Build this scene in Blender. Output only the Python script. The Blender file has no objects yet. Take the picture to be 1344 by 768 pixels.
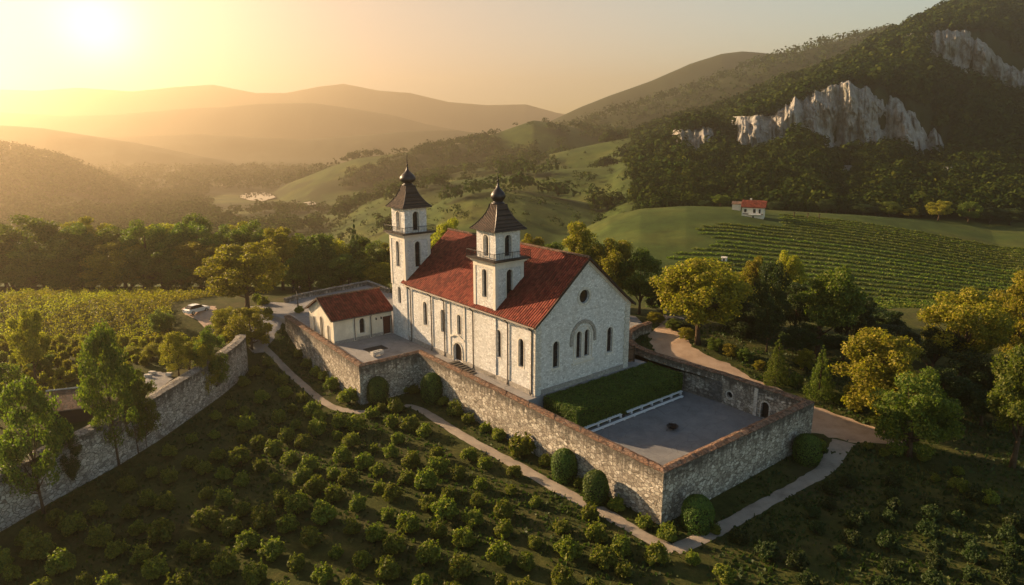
import bpy, bmesh, math, random
import numpy as np
from mathutils import Vector, Matrix
S = bpy.context.scene
C = S.collection
PI = math.pi
rng = np.random.RandomState(7)
R = random.Random(11)

# ------------------------------------------------------------------ view geometry
CAMH, PITCH, FOC = 31.3, 0.238, 896.0
CP, SP = math.cos(PITCH), math.sin(PITCH)

def z_at(py, Y):                     # height seen at image row py at forward distance Y
    return CAMH - Y * math.tan(PITCH + math.atan((py - 384.0) / FOC))

def x_at(px, Y, z):
    return (px - 672.0) / FOC * (Y * CP + (CAMH - z) * SP)

def on_z(px, py, z):                 # point of the level z
    Y = (CAMH - z) / math.tan(PITCH + math.atan((py - 384.0) / FOC))
    return Vector((x_at(px, Y, z), Y, z))

def smooth(a, b, t):
    t = np.clip((np.asarray(t, float) - a) / (b - a), 0, 1)
    return t * t * (3 - 2 * t)

# ------------------------------------------------------------------ value noise
_NT = np.random.RandomState(3).rand(256, 256)
def vnoise(x, y):
    x = np.asarray(x, float); y = np.asarray(y, float)
    xi = np.floor(x).astype(int); yi = np.floor(y).astype(int)
    fx = x - xi; fy = y - yi
    fx = fx * fx * (3 - 2 * fx); fy = fy * fy * (3 - 2 * fy)
    g = lambda i, j: _NT[(xi + i) & 255, (yi + j) & 255]
    return (g(0, 0) * (1 - fx) + g(1, 0) * fx) * (1 - fy) + (g(0, 1) * (1 - fx) + g(1, 1) * fx) * fy - 0.5
def fbm(x, y, o=4):
    s = 0; a = 1.0
    for k in range(o):
        s = s + a * vnoise(x * 2 ** k + 17.3 * k, y * 2 ** k + 5.1 * k); a *= .5
    return s

# ------------------------------------------------------------------ terrain
W_FARLEFT = Vector((-37.5, 108.4)); W_OUT = Vector((-19.9, 84.0)); W_IN = Vector((-12.9, 89.6))
W_FRONT = Vector((13.7, 56.0)); W_RIGHT = Vector((34.3, 72.3))
TH2 = 0.901
A2 = (-math.cos(TH2), math.sin(TH2)); B2 = (math.sin(TH2), math.cos(TH2))
LW = [(52, -47.1), (55, -46.3), (60.1, -45.0), (67.5, -42.6), (73.3, -41.3), (80.4, -40.4), (87.2, -39.6), (93.8, -39.3), (97, -39.6)]
def lw_x(y):
    return np.interp(y, [-60] + [p[0] for p in LW], [-75] + [p[1] for p in LW])

def near(x, y):
    z = -4.4 + 0.25 * fbm(x / 9, y / 9, 3) + 0 * x
    # vineyard plateau behind the left wall
    m = smooth(.50, .85, lw_x(y) - x)
    bank = smooth(95, 116, y + .25 * (x + 40)) * smooth(-30, -39, x)
    m = np.where(y < 95.5, m, np.maximum(bank, smooth(.3, 2.0, lw_x(y) - x) * smooth(108, 96, y)))
    z = z * (1 - m) + m * (-0.12 + .2 * fbm(x / 14, y / 14, 3))
    # level ground round the church
    k = smooth(104, 116, y + .3 * (x + 36)) * smooth(-60, -45, x)
    z = np.maximum(z, -4.4 * (1 - k) - .3 * k)
    # ramp of the road on the right
    s = (x - W_RIGHT.x) * B2[0] + (y - W_RIGHT.y) * B2[1]
    ramp = -3.95 + 3.55 * smooth(74, 106, y) - smooth(10, 45, s) * 2.5
    mr = smooth(-.75, -.15, s) * smooth(8, 12, x)
    z = z * (1 - mr) + mr * (ramp + .12 * fbm(x / 8, y / 8, 3))
    return z

RIDGES = [  # distance, front width, back width, crest as (column, row)
    (265, 130, 60, [(730, 330), (770, 300), (800, 286), (840, 276), (900, 272), (960, 273), (1000, 277), (1060, 281), (1120, 285), (1200, 293), (1280, 303), (1344, 312), (1500, 330), (2200, 345)]),
    (390, 170, 110, [(440, 330), (500, 305), (540, 287), (580, 265), (620, 251), (650, 249), (690, 252), (740, 262), (790, 272), (840, 290), (900, 320)]),
    (520, 200, 150, [(330, 330), (400, 303), (440, 288), (480, 268), (520, 254), (560, 244), (610, 236), (680, 228), (740, 222), (800, 220), (850, 228), (900, 250)]),
    (720, 230, 190, [(430, 275), (500, 250), (560, 236), (620, 222), (680, 213), (720, 203), (780, 190), (830, 180), (880, 178), (930, 190), (1000, 220)]),
    (960, 260, 200, [(330, 270), (380, 240), (430, 220), (470, 207), (520, 202), (570, 195), (620, 186), (660, 172), (700, 158), (730, 162), (770, 172), (830, 178), (900, 190)]),
    (930, 430, 360, [(-900, 150), (-300, 158), (-100, 172), (0, 194), (50, 204), (80, 212), (100, 222), (150, 243), (200, 266), (240, 284), (290, 306), (340, 335)]),
    (1250, 420, 300, [(620, 215), (680, 194), (730, 172), (760, 163), (800, 150), (860, 134), (920, 112), (980, 88), (1047, 65), (1100, 52), (1150, 44), (1250, 45), (1500, 40), (2300, 80)]),
    (1900, 500, 400, [(660, 190), (720, 160), (760, 141), (800, 125), (850, 107), (900, 84), (940, 71), (965, 68), (1000, 71), (1045, 68), (1100, 48), (1150, 33), (1190, 38), (1250, 60), (1400, 80)]),
    (1750, 300, 250, [(-900, 150), (-300, 155), (0, 164), (60, 168), (120, 178), (200, 192), (300, 213), (380, 235), (450, 260)]),
    (2350, 350, 300, [(-900, 160), (-200, 165), (40, 178), (150, 180), (260, 176), (330, 180), (400, 183), (470, 178), (540, 172), (600, 171), (650, 178), (720, 190), (800, 205)]),
    (3100, 450, 350, [(-900, 140), (-300, 145), (0, 147), (90, 152), (160, 150), (240, 143), (300, 140), (350, 136), (410, 135), (470, 143), (520, 152), (560, 163), (640, 178), (800, 190)]),
    (4200, 600, 300, [(-900, 105), (-300, 112), (0, 117), (60, 119), (110, 115), (180, 120), (240, 114), (285, 111), (340, 122), (380, 122), (420, 114), (455, 110), (500, 119), (540, 122), (590, 134), (640, 138), (690, 137), (730, 148), (800, 160), (1000, 170), (2300, 170)]),
]
M_COL = [700, 760, 800, 850, 885, 890, 934, 940, 966, 970, 1016, 1036, 1043, 1067, 1071, 1083, 1094, 1102, 1125, 1133, 1172, 1192, 1204, 1210, 1227, 1235, 1240, 1300, 1400, 2300]
M_YB  = [268, 248, 235, 215, 203, 195, 195, 198, 200, 191, 184, 172, 172, 170, 172, 195, 200, 205, 193, 190, 188, 206, 208, 210, 211, 205, 205, 205, 205, 215]
M_YT  = [264, 244, 230, 208, 195, 174, 170, 188, 186, 161, 150, 143, 133, 123, 121, 117, 113, 112, 114, 117, 132, 142, 147, 164, 172, 181, 192, 195, 195, 205]
U_COL = [700, 800, 900, 1000, 1100, 1190, 1200, 1223, 1243, 1254, 1270, 1282, 1301, 1309, 1325, 1340, 1360, 1380, 1500, 2300]
U_YB  = [258, 217, 178, 143, 100, 62, 66, 72, 90, 92, 94, 96, 108, 113, 115, 115, 112, 98, 80, 120]
U_YT  = [256, 214, 174, 139, 96, 50, 43, 44, 42, 41, 43, 47, 70, 74, 84, 92, 98, 88, 70, 115]
K_COL = [700, 760, 800, 850, 900, 957, 1000, 1050, 1100, 1130, 1160, 1190, 1220, 1250, 1290, 1320, 1344, 1400, 1700, 2300]
K_Y   = [250, 225, 200, 174, 158, 142, 122, 104, 84, 62, 46, 28, 14, 11, 6, 0, -6, -14, -30, 60]

def col_of(x, y):
    return 672 + FOC * x / np.maximum(y * CP + 34 * SP, 5)

def zrow(py, Y):
    return CAMH - Y * np.tan(PITCH + np.arctan((py - 384.0) / FOC))

YM0, YC1, YC2, YC3 = 300.0, 460.0, 590.0, 720.0
def cliff_off(px, k):
    return 9 * fbm(px / 16.0 + 31 * k, 0 * px + .5, 4)

def m_rows(px):
    yb = np.interp(px, M_COL, M_YB); yt = np.interp(px, M_COL, M_YT); k = np.clip((yb - yt) / 30, 0, 1)
    return yb + k * (7 * fbm(px / 9.0, 0 * px + 3.3, 3)), yt + k * (9 * fbm(px / 7.0, 0 * px + 8.1, 3))
def u_rows(px):
    yb = np.interp(px, U_COL, U_YB); yt = np.interp(px, U_COL, U_YT); k = np.clip((yb - yt) / 25, 0, 1)
    return yb + k * (9 * fbm(px / 8.0, 0 * px + 4.3, 3)), yt + k * (8 * fbm(px / 6.0, 0 * px + 9.1, 3))
def base(px, Y):
    L = np.log(np.maximum(Y, 1))
    lx = np.log([100, 150, 200, 300, 500, 900, 6000])
    a = np.interp(L, lx, [-2, -4.5, -15, -28, -42, -60, -62])
    b = np.interp(L, lx, [-5, -9.5, -10, -9, -10, -50, -62])
    m = smooth(720, 850, px)
    return a * (1 - m) + b * m

def far(x, y):
    px = col_of(x, y)
    b = base(px, y)
    h = b.copy()
    amp = np.clip((y - 150) / 500, 0, 1)
    wob = fbm(x / 90, y / 90, 4) * amp
    for Yc, wf, wb, pl in RIDGES:
        c = np.interp(px, [p[0] for p in pl], [p[1] for p in pl])
        edge = smooth(pl[0][0] - 60, pl[0][0], px) * smooth(pl[-1][0] + 60, pl[-1][0], px)
        z = zrow(c, Yc)
        t = np.where(y < Yc, (Yc - y) / wf, (y - Yc) / wb)
        bump = np.where(t < 1, .5 + .5 * np.cos(np.clip(t, 0, 1) * PI), 0)
        k = b + (z - b + 0.0) * bump * edge + wob * 14 * np.sqrt(np.clip(bump, 0, 1)) * np.clip(t * 2, 0, 1) * min(Yc / 900, 1.6) * (Yc > 300)
        h = np.maximum(h, k)
    # the mountain with the cliffs
    yb, yt = m_rows(px)
    ub, ut = u_rows(px)
    ck = np.interp(px, K_COL, K_Y)
    c1 = YC1 + cliff_off(px, 1); c2 = YC2 + cliff_off(px, 2)
    z0 = b; z1 = zrow(yb, c1); z2 = zrow(yt, c1 + 9); z3 = zrow(ub, c2); z4 = zrow(ut, c2 + 8); z5 = zrow(ck, YC3)
    def seg(Y0, Y1, za, zb):
        t = np.clip((y - Y0) / (Y1 - Y0), 0, 1); return za + (zb - za) * t
    m = np.where(y < c1, seg(YM0, c1, z0, z1), np.where(y < c1 + 9, seg(c1, c1 + 9, z1, z2),
        np.where(y < c2, seg(c1 + 9, c2, z2, z3), np.where(y < c2 + 8, seg(c2, c2 + 8, z3, z4), seg(c2 + 8, YC3, z4, z5)))))
    m = np.where(y > YC3, z5 - (z5 - b) * (1 - (.5 + .5 * np.cos(np.clip((y - YC3) / 320, 0, 1) * PI))), m)
    away = np.minimum(np.abs(y - c1 - 4) / 40, np.abs(y - c2 - 4) / 40)
    m = m + wob * 8 * np.clip(away, 0, 1) * np.clip((y - YM0) / 120, 0, 1) * np.clip((YC3 + 300 - y) / 100, 0, 1) * np.clip(np.abs(y - YC3) / 60, .15, 1)
    mk = smooth(690, 790, px) * (y > YM0) * (y < YC3 + 320)
    h = np.maximum(h, b + (m - b) * mk)
    return h

def ht(x, y):
    x = np.asarray(x, float); y = np.asarray(y, float)
    x, y = np.broadcast_arrays(x, y)
    t = smooth(112, 165, y)
    if not (t > 0).any(): return near(x, y)
    if (t >= 1).all(): return far(x, y)
    return near(x, y) * (1 - t) + far(x, np.maximum(y, 60)) * t

def gz(x, y):
    return float(ht(np.array([x]), np.array([y]))[0])

def ground(px, py, y0=44.0, y1=1500.0):     # where the line of sight meets the terrain
    Y = np.exp(np.linspace(math.log(y0), math.log(y1), 2500))
    z = zrow(py, Y); x = (px - 672) / FOC * (Y * CP + (CAMH - z) * SP)
    h = ht(x, Y)
    i = np.argmax(h >= z)
    if h[i] < z[i]: i = len(Y) - 1
    return Vector((float(x[i]), float(Y[i]), float(h[i])))

# ------------------------------------------------------------------ scene objects
def tag(o, label=None, cat=None, group=None, kind=None):
    if label: o['label'] = label
    if cat: o['category'] = cat
    if group: o['group'] = group
    if kind: o['kind'] = kind
    return o

def empty(name, loc, rz=0.0, label=None, cat=None, group=None):
    o = bpy.data.objects.new(name, None); C.objects.link(o)
    o.location = loc; o.rotation_euler = (0, 0, rz); o.empty_display_size = .5
    return tag(o, label, cat, group)

def link(name, me, parent=None, loc=(0, 0, 0)):
    o = bpy.data.objects.new(name, me); C.objects.link(o)
    o.parent = parent; o.location = loc
    return o

def quads_mesh(name, co, mats, nv=4, smooth_=False):   # co: (n, nv, 3)
    n = co.shape[0]
    me = bpy.data.meshes.new(name)
    me.vertices.add(n * nv); me.vertices.foreach_set('co', np.ascontiguousarray(co, dtype=np.float32).ravel())
    me.loops.add(n * nv); me.loops.foreach_set('vertex_index', np.arange(n * nv, dtype=np.int32))
    me.polygons.add(n); me.polygons.foreach_set('loop_start', np.arange(0, n * nv, nv, dtype=np.int32))
    me.polygons.foreach_set('loop_total', np.full(n, nv, dtype=np.int32))
    for m in (mats if isinstance(mats, (list, tuple)) else [mats]): me.materials.append(m)
    me.update(calc_edges=True)
    return me

class MB:
    """collects shapes and links them as one mesh"""
    def __init__(s): s.v = []; s.f = []; s.mi = []; s.cur = 0
    def mat(s, i): s.cur = i; return s
    def add(s, vs, fs):
        b = len(s.v); s.v += [tuple(map(float, p)) for p in vs]
        for f in fs: s.f.append([b + i for i in f]); s.mi.append(s.cur)
        return s
    def box(s, x0, x1, y0, y1, z0, z1):
        return s.add([(x0, y0, z0), (x1, y0, z0), (x1, y1, z0), (x0, y1, z0), (x0, y0, z1), (x1, y0, z1), (x1, y1, z1), (x0, y1, z1)],
                     [(0, 3, 2, 1), (4, 5, 6, 7), (0, 1, 5, 4), (1, 2, 6, 5), (2, 3, 7, 6), (3, 0, 4, 7)])
    def obox(s, c, ax, ay, hx, hy, z0, z1):
        c = Vector(c[:2]); ax = Vector(ax[:2]) * hx; ay = Vector(ay[:2]) * hy
        p = [c - ax - ay, c + ax - ay, c + ax + ay, c - ax + ay]
        return s.prism(p, z0, z1)
    def prism(s, poly, z0, z1):
        n = len(poly); vs = [(p[0], p[1], z0) for p in poly] + [(p[0], p[1], z1) for p in poly]
        fs = [list(range(n))[::-1], list(range(n, 2 * n))] + [(i, (i + 1) % n, n + (i + 1) % n, n + i) for i in range(n)]
        return s.add(vs, fs)
    def extr(s, poly, fn, d0, d1):            # poly of (a, b); fn(a, b, d) gives the point
        n = len(poly); vs = [fn(a, b, d0) for a, b in poly] + [fn(a, b, d1) for a, b in poly]
        fs = [list(range(n))[::-1], list(range(n, 2 * n))] + [(i, (i + 1) % n, n + (i + 1) % n, n + i) for i in range(n)]
        return s.add(vs, fs)
    def ring(s, outer, inner, fn, d0, d1, closed=True):   # band between two outlines
        n = len(outer)
        vs = [fn(a, b, d) for d in (d0, d1) for o in (outer, inner) for a, b in o]
        O0, I0, O1, I1 = 0, n, 2 * n, 3 * n
        fs = []
        for i in range(n if closed else n - 1):
            j = (i + 1) % n
            fs += [(O1 + i, O1 + j, I1 + j, I1 + i), (O0 + i, I0 + i, I0 + j, O0 + j), (O0 + i, O0 + j, O1 + j, O1 + i), (I0 + i, I1 + i, I1 + j, I0 + j)]
        if not closed:
            e = n - 1
            fs += [(O0, O1, I1, I0), (O0 + e, I0 + e, I1 + e, O1 + e)]
        return s.add(vs, fs)
    def tube(s, pts, rads, n=8, cap=True):
        pts = [Vector(p) for p in pts]
        if not isinstance(rads, (list, tuple)): rads = [rads] * len(pts)
        vs = []; ref = None
        for i, p in enumerate(pts):
            d = (pts[min(i + 1, len(pts) - 1)] - pts[max(i - 1, 0)]).normalized()
            if ref is None: ref = d.orthogonal().normalized()
            u = (ref - d * ref.dot(d)).normalized(); w = d.cross(u); ref = u
            for k in range(n):
                t = 2 * PI * k / n
                vs.append(p + (u * math.cos(t) + w * math.sin(t)) * rads[i])
        fs = []
        for i in range(len(pts) - 1):
            for k in range(n):
                k2 = (k + 1) % n
                fs.append((i * n + k, i * n + k2, (i + 1) * n + k2, (i + 1) * n + k))
        if cap: fs += [list(range(n))[::-1], [(len(pts) - 1) * n + k for k in range(n)]]
        return s.add(vs, fs)
    def lathe(s, prof, c, n=24, rot=0.0, flat=None):
        vs = []
        for r, z in prof:
            for k in range(n):
                t = 2 * PI * k / n + rot
                vs.append((c[0] + r * math.cos(t), c[1] + r * math.sin(t), c[2] + z))
        fs = []
        for i in range(len(prof) - 1):
            for k in range(n):
                k2 = (k + 1) % n
                fs.append((i * n + k, i * n + k2, (i + 1) * n + k2, (i + 1) * n + k))
        fs += [list(range(n))[::-1], [(len(prof) - 1) * n + k for k in range(n)]]
        return s.add(vs, fs)
    def mesh(s, name, mats, smooth_=False):
        me = bpy.data.meshes.new(name); me.from_pydata(s.v, [], s.f)
        for m in (mats if isinstance(mats, (list, tuple)) else [mats]): me.materials.append(m)
        me.polygons.foreach_set('material_index', s.mi)
        if smooth_: me.polygons.foreach_set('use_smooth', [True] * len(s.f))
        me.update()
        bm = bmesh.new(); bm.from_mesh(me); bmesh.ops.recalc_face_normals(bm, faces=bm.faces); bm.to_mesh(me); bm.free()
        return me
    def build(s, name, mats, parent=None, smooth_=False, loc=(0, 0, 0)):
        return link(name, s.mesh(name, mats, smooth_), parent, loc)

def cut(o, cutter):                    # carve the openings out of a wall
    c = cutter.build('opening_shape', []) ; c.parent = o.parent
    m = o.modifiers.new('b', 'BOOLEAN'); m.object = c; m.operation = 'DIFFERENCE'; m.solver = 'EXACT'
    dg = bpy.context.evaluated_depsgraph_get(); dg.update()
    me = bpy.data.meshes.new_from_object(o.evaluated_get(dg))
    old = o.data; o.modifiers.clear(); o.data = me; bpy.data.meshes.remove(old)
    cm = c.data; bpy.data.objects.remove(c); bpy.data.meshes.remove(cm)

def copy_tree(o, parent=None):
    c = o.copy(); C.objects.link(c); c.parent = parent
    for ch in o.children: copy_tree(ch, c)
    return c

def arch(w, z0, z1, n=10):             # outline of a round-headed opening, (across, up)
    r = w / 2; p = [(-r, z0), (r, z0)]
    for i in range(n + 1):
        t = PI * i / n; p.append((r * math.cos(t), z1 - r + r * math.sin(t)))
    return p

# ------------------------------------------------------------------ materials
class NT:
    def __init__(s, name):
        s.m = bpy.data.materials.new(name); s.m.use_nodes = True
        s.t = s.m.node_tree; s.n = s.t.nodes; s.n.clear()
        s.out = s.n.new('ShaderNodeOutputMaterial')
    def new(s, ty, **kw):
        n = s.n.new(ty)
        for k, v in kw.items():
            if k.startswith('_'): setattr(n, k[1:], v)
            else:
                n.inputs[k.replace('__', ' ')].default_value = v
        return n
    def l(s, a, b): s.t.links.new(a, b)
    def pos(s, space='world'):
        if space == 'world': return s.new('ShaderNodeNewGeometry').outputs['Position']
        return s.new('ShaderNodeTexCoord').outputs['Object']
    def mapped(s, src, scale=(1, 1, 1), rot=(0, 0, 0)):
        m = s.new('ShaderNodeMapping'); m.inputs['Scale'].default_value = scale; m.inputs['Rotation'].default_value = rot
        s.l(src, m.inputs['Vector']); return m.outputs[0]
    def noise(s, src, scale, detail=4, rough=.55):
        n = s.new('ShaderNodeTexNoise'); n.inputs['Scale'].default_value = scale; n.inputs['Detail'].default_value = detail; n.inputs['Roughness'].default_value = rough
        s.l(src, n.inputs['Vector']); return n.outputs['Fac']
    def ramp(s, fac, stops, interp='LINEAR'):
        r = s.new('ShaderNodeValToRGB'); cr = r.color_ramp; cr.interpolation = interp
        while len(cr.elements) < len(stops): cr.elements.new(.5)
        for e, (p, c) in zip(cr.elements, stops):
            e.position = p; e.color = (c[0], c[1], c[2], 1) if hasattr(c, '__len__') else (c, c, c, 1)
        s.l(fac, r.inputs[0]); return r.outputs[0]
    def mix(s, a, b, fac, mode='MIX'):
        m = s.new('ShaderNodeMix'); m.data_type = 'RGBA'; m.blend_type = mode
        for k, v in ((0, fac), (6, a), (7, b)):
            inp = m.inputs[k]
            if hasattr(v, 'links'): s.l(v, inp)
            elif isinstance(v, (int, float)): inp.default_value = v if k == 0 else (v, v, v, 1)
            else: inp.default_value = (v[0], v[1], v[2], 1)
        return m.outputs[2]
    def math(s, op, a, b=0.0):
        m = s.new('ShaderNodeMath', _operation=op)
        for i, v in enumerate((a, b)):
            if hasattr(v, 'links'): s.l(v, m.inputs[i])
            else: m.inputs[i].default_value = v
        return m.outputs[0]
    def finish(s, col, rough=.85, bump=None, bstr=.4, bdist=.05, spec=.3, metal=0, trans=None):
        p = s.new('ShaderNodeBsdfPrincipled')
        if hasattr(col, 'links'): s.l(col, p.inputs['Base Color'])
        else: p.inputs['Base Color'].default_value = (*col, 1)
        p.inputs['Roughness'].default_value = rough; p.inputs['Specular IOR Level'].default_value = spec; p.inputs['Metallic'].default_value = metal
        if bump is not None:
            b = s.new('ShaderNodeBump'); b.inputs['Strength'].default_value = bstr; b.inputs['Distance'].default_value = bdist
            s.l(bump, b.inputs['Height']); s.l(b.outputs[0], p.inputs['Normal'])
        s.bsdf = p
        if trans is not None:
            t = s.new('ShaderNodeBsdfTranslucent'); mx = s.new('ShaderNodeMixShader'); mx.inputs[0].default_value = trans[1]
            tc = s.mix(col, trans[0], 1.0, 'MULTIPLY'); s.l(tc, t.inputs['Color'])
            s.l(p.outputs[0], mx.inputs[1]); s.l(t.outputs[0], mx.inputs[2]); s.l(mx.outputs[0], s.out.inputs['Surface'])
        else: s.l(p.outputs[0], s.out.inputs['Surface'])
        return s.m

def m_plain(name, col, rough=.7, var=.15, scale=3.0, metal=0, spec=.3, bstr=.15):
    t = NT(name); f = t.noise(t.pos('object'), scale, 5)
    c = t.ramp(f, [(.3, [k * (1 - var) for k in col]), (.7, [min(k * (1 + var), 1) for k in col])])
    return t.finish(c, rough, f, bstr, .02, spec, metal)

def m_stone(name, cells, mortar, size=.38, stain=.5, bstr=.8, zs=1.5, world=True, top=None, streak=(.25, .25, .25)):
    t = NT(name); p = t.pos('world' if world else 'object')
    w = t.new('ShaderNodeVectorMath', _operation='ADD'); nn = t.new('ShaderNodeTexNoise'); nn.inputs['Scale'].default_value = 2.0; t.l(p, nn.inputs['Vector'])
    sc = t.new('ShaderNodeVectorMath', _operation='SCALE'); sc.inputs['Scale'].default_value = .25; t.l(nn.outputs['Color'], sc.inputs[0])
    t.l(p, w.inputs[0]); t.l(sc.outputs[0], w.inputs[1])
    mp = t.mapped(w.outputs[0], (1 / size, 1 / size, zs / size))
    v = t.new('ShaderNodeTexVoronoi'); v.inputs['Scale'].default_value = 1; t.l(mp, v.inputs['Vector'])
    e = t.new('ShaderNodeTexVoronoi', _feature='DISTANCE_TO_EDGE'); e.inputs['Scale'].default_value = 1; t.l(mp, e.inputs['Vector'])
    sep = t.new('ShaderNodeSeparateColor'); t.l(v.outputs['Color'], sep.inputs[0])
    n = len(cells); col = t.ramp(sep.outputs[0], [(i / max(n - 1, 1), c) for i, c in enumerate(cells)])
    fine = t.noise(p, 14, 4); col = t.mix(col, t.ramp(fine, [(.3, .7), (.7, 1.25)]), .5, 'MULTIPLY')
    edge = t.ramp(e.outputs[0], [(.02, 0), (.09, 1)])
    col = t.mix(mortar, col, edge)
    big = t.noise(t.mapped(p, (.5, .5, .22)), 1.0, 6, .65)
    col = t.mix(col, streak, t.math('MULTIPLY', t.ramp(big, [(.48, 0), (.7, 1)]), stain))
    if top is not None:        # dark run-off streaks below the coping at height top
        sx = t.new('ShaderNodeSeparateXYZ'); t.l(p, sx.inputs[0])
        dz = t.math('SUBTRACT', top, sx.outputs[2])
        st = t.noise(t.mapped(p, (1.6, 1.6, .12)), 1.0, 5, .7)
        lim = t.math('MULTIPLY', t.ramp(st, [(.35, 0), (.75, 1)]), 3.6)
        k = t.ramp(t.math('DIVIDE', dz, t.math('ADD', lim, .1)), [(.3, .75), (1.0, 0)])
        col = t.mix(col, (.05, .045, .04), k)
    h = t.math('ADD', t.math('MULTIPLY', edge, .6), t.math('MULTIPLY', fine, .5))
    return t.finish(col, .9, h, bstr, .05, .15)
# ------------------------------------------------------------------ materials
M = {}
M['church_stone'] = m_stone('whitewashed_rubble', [(.40, .395, .385), (.68, .675, .665), (.53, .525, .51), (.77, .765, .75), (.61, .605, .59)], (.46, .455, .445), .31, .35, .6, 1.6, streak=(.34, .31, .27))
M['wall_stone'] = m_stone('boundary_stone', [(.16, .135, .11), (.52, .48, .40), (.30, .26, .21), (.64, .59, .51), (.22, .19, .155), (.46, .41, .34)], (.13, .11, .09), .50, .5, 1.0, 1.6, top=.95, streak=(.15, .13, .10))
M['wall_stone_low'] = m_stone('retaining_stone', [(.16, .14, .12), (.48, .45, .40), (.28, .25, .21), (.58, .54, .48), (.36, .33, .28)], (.13, .115, .10), .52, .5, 1.0, 1.7, top=.9, streak=(.14, .13, .11))
M['coping'] = m_stone('coping_tile', [(.11, .065, .045), (.20, .11, .07), (.24, .15, .105), (.15, .12, .095)], (.06, .04, .03), .40, .6, .7, 1.0, streak=(.09, .07, .05))
M['coping_grey'] = m_stone('grey_coping', [(.16, .145, .125), (.30, .275, .24), (.22, .20, .17), (.36, .33, .29)], (.09, .08, .07), .45, .5, .8, 1.0, streak=(.12, .11, .09))
M['quoin'] = m_stone('dressed_stone', [(.50, .47, .42), (.62, .59, .53), (.56, .53, .47)], (.36, .34, .30), .75, .3, .4, 2.2, streak=(.33, .30, .26))
M['stucco'] = m_stone('stucco_trim', [(.60, .56, .49), (.68, .64, .57)], (.60, .56, .5), 1.2, .4, .15, 1, streak=(.4, .36, .3))
M['plaster'] = m_stone('cream_plaster', [(.60, .55, .45), (.70, .65, .54), (.64, .59, .48)], (.62, .57, .47), 1.1, .45, .2, 1, streak=(.38, .33, .26))
M['plinth'] = m_stone('plinth_stone', [(.28, .26, .23), (.40, .37, .33)], (.22, .2, .18), .5, .5, .6, 1.6)
M['iron'] = m_plain('dark_iron', (.03, .028, .028), .5, .3, 6, .6)
M['pipe'] = m_plain('pipe_metal', (.10, .085, .075), .5, .25, 3, .4)
M['glass'] = m_plain('dark_glass', (.012, .012, .015), .18, .4, 1.5, 0, .5, 0)
M['wood_red'] = m_plain('oxblood_wood', (.075, .022, .016), .7, .3, 4)
M['wood_dark'] = m_plain('dark_wood', (.03, .018, .012), .7, .3, 4)
M['wood_brown'] = m_plain('brown_boards', (.12, .065, .038), .75, .3, 3)
M['white'] = m_plain('white_paint', (.78, .78, .77), .55, .06, 1.2)
M['dome'] = m_plain('dome_metal', (.035, .033, .036), .42, .3, 2.5, .65, .5)
M['bark'] = m_plain('bark', (.075, .05, .032), .95, .35, 5, 0, .1, .6)
M['dark_fill'] = m_plain('dark_stone_step', (.07, .06, .05), .9, .3, 2)

def m_roof(name, cols, axis_w, pitch_w=.40, row=.42, moss=(.09, .07, .035), mk=.35):
    """tiles: axis_w is the object axis along the eaves (0 x, 1 y)"""
    t = NT(name); p = t.pos('object')
    sx = t.new('ShaderNodeSeparateXYZ'); t.l(p, sx.inputs[0])
    a = sx.outputs[axis_w]; up = sx.outputs[2]
    fa = t.math('FRACT', t.math('DIVIDE', a, pitch_w)); 
    fu = t.math('FRACT', t.math('DIVIDE', up, row * .63))
    hump = t.math('SINE', t.math('MULTIPLY', fa, PI))
    cell = t.new('ShaderNodeCombineXYZ'); t.l(t.math('FLOOR', t.math('DIVIDE', a, pitch_w)), cell.inputs[0]); t.l(t.math('FLOOR', t.math('DIVIDE', up, row * .63)), cell.inputs[1])
    wn = t.new('ShaderNodeTexWhiteNoise', _noise_dimensions='2D'); t.l(cell.outputs[0], wn.inputs['Vector'])
    big = t.noise(p, .35, 6, .65)
    c = t.ramp(wn.outputs[0], [(0, cols[0]), (.45, cols[1]), (1, cols[2])])
    c = t.mix(c, t.ramp(big, [(.3, .62), (.7, 1.25)]), .8, 'MULTIPLY')
    st = t.noise(t.mapped(p, (3, 3, .4)), 1, 4)
    c = t.mix(c, moss, t.math('MULTIPLY', t.ramp(st, [(.52, 0), (.75, 1)]), mk))
    c = t.mix(c, t.ramp(hump, [(0, .22), (.5, 1.1)]), .85, 'MULTIPLY')
    h = t.math('ADD', hump, t.math('MULTIPLY', fu, -.5))
    return t.finish(c, .85, h, .9, .14, .15)
RED = [(.08, .015, .010), (.145, .026, .017), (.20, .048, .030)]
M['roof_nave'] = m_roof('clay_tiles_nave', RED, 1)
M['roof_chapel'] = m_roof('clay_tiles_chapel', RED, 0)
SLATE = [(.035, .028, .026), (.055, .042, .036), (.075, .052, .042)]
M['roof_tower'] = m_roof('tower_shingles', SLATE, 1, .3, .3, (.12, .07, .04), .3)

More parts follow.
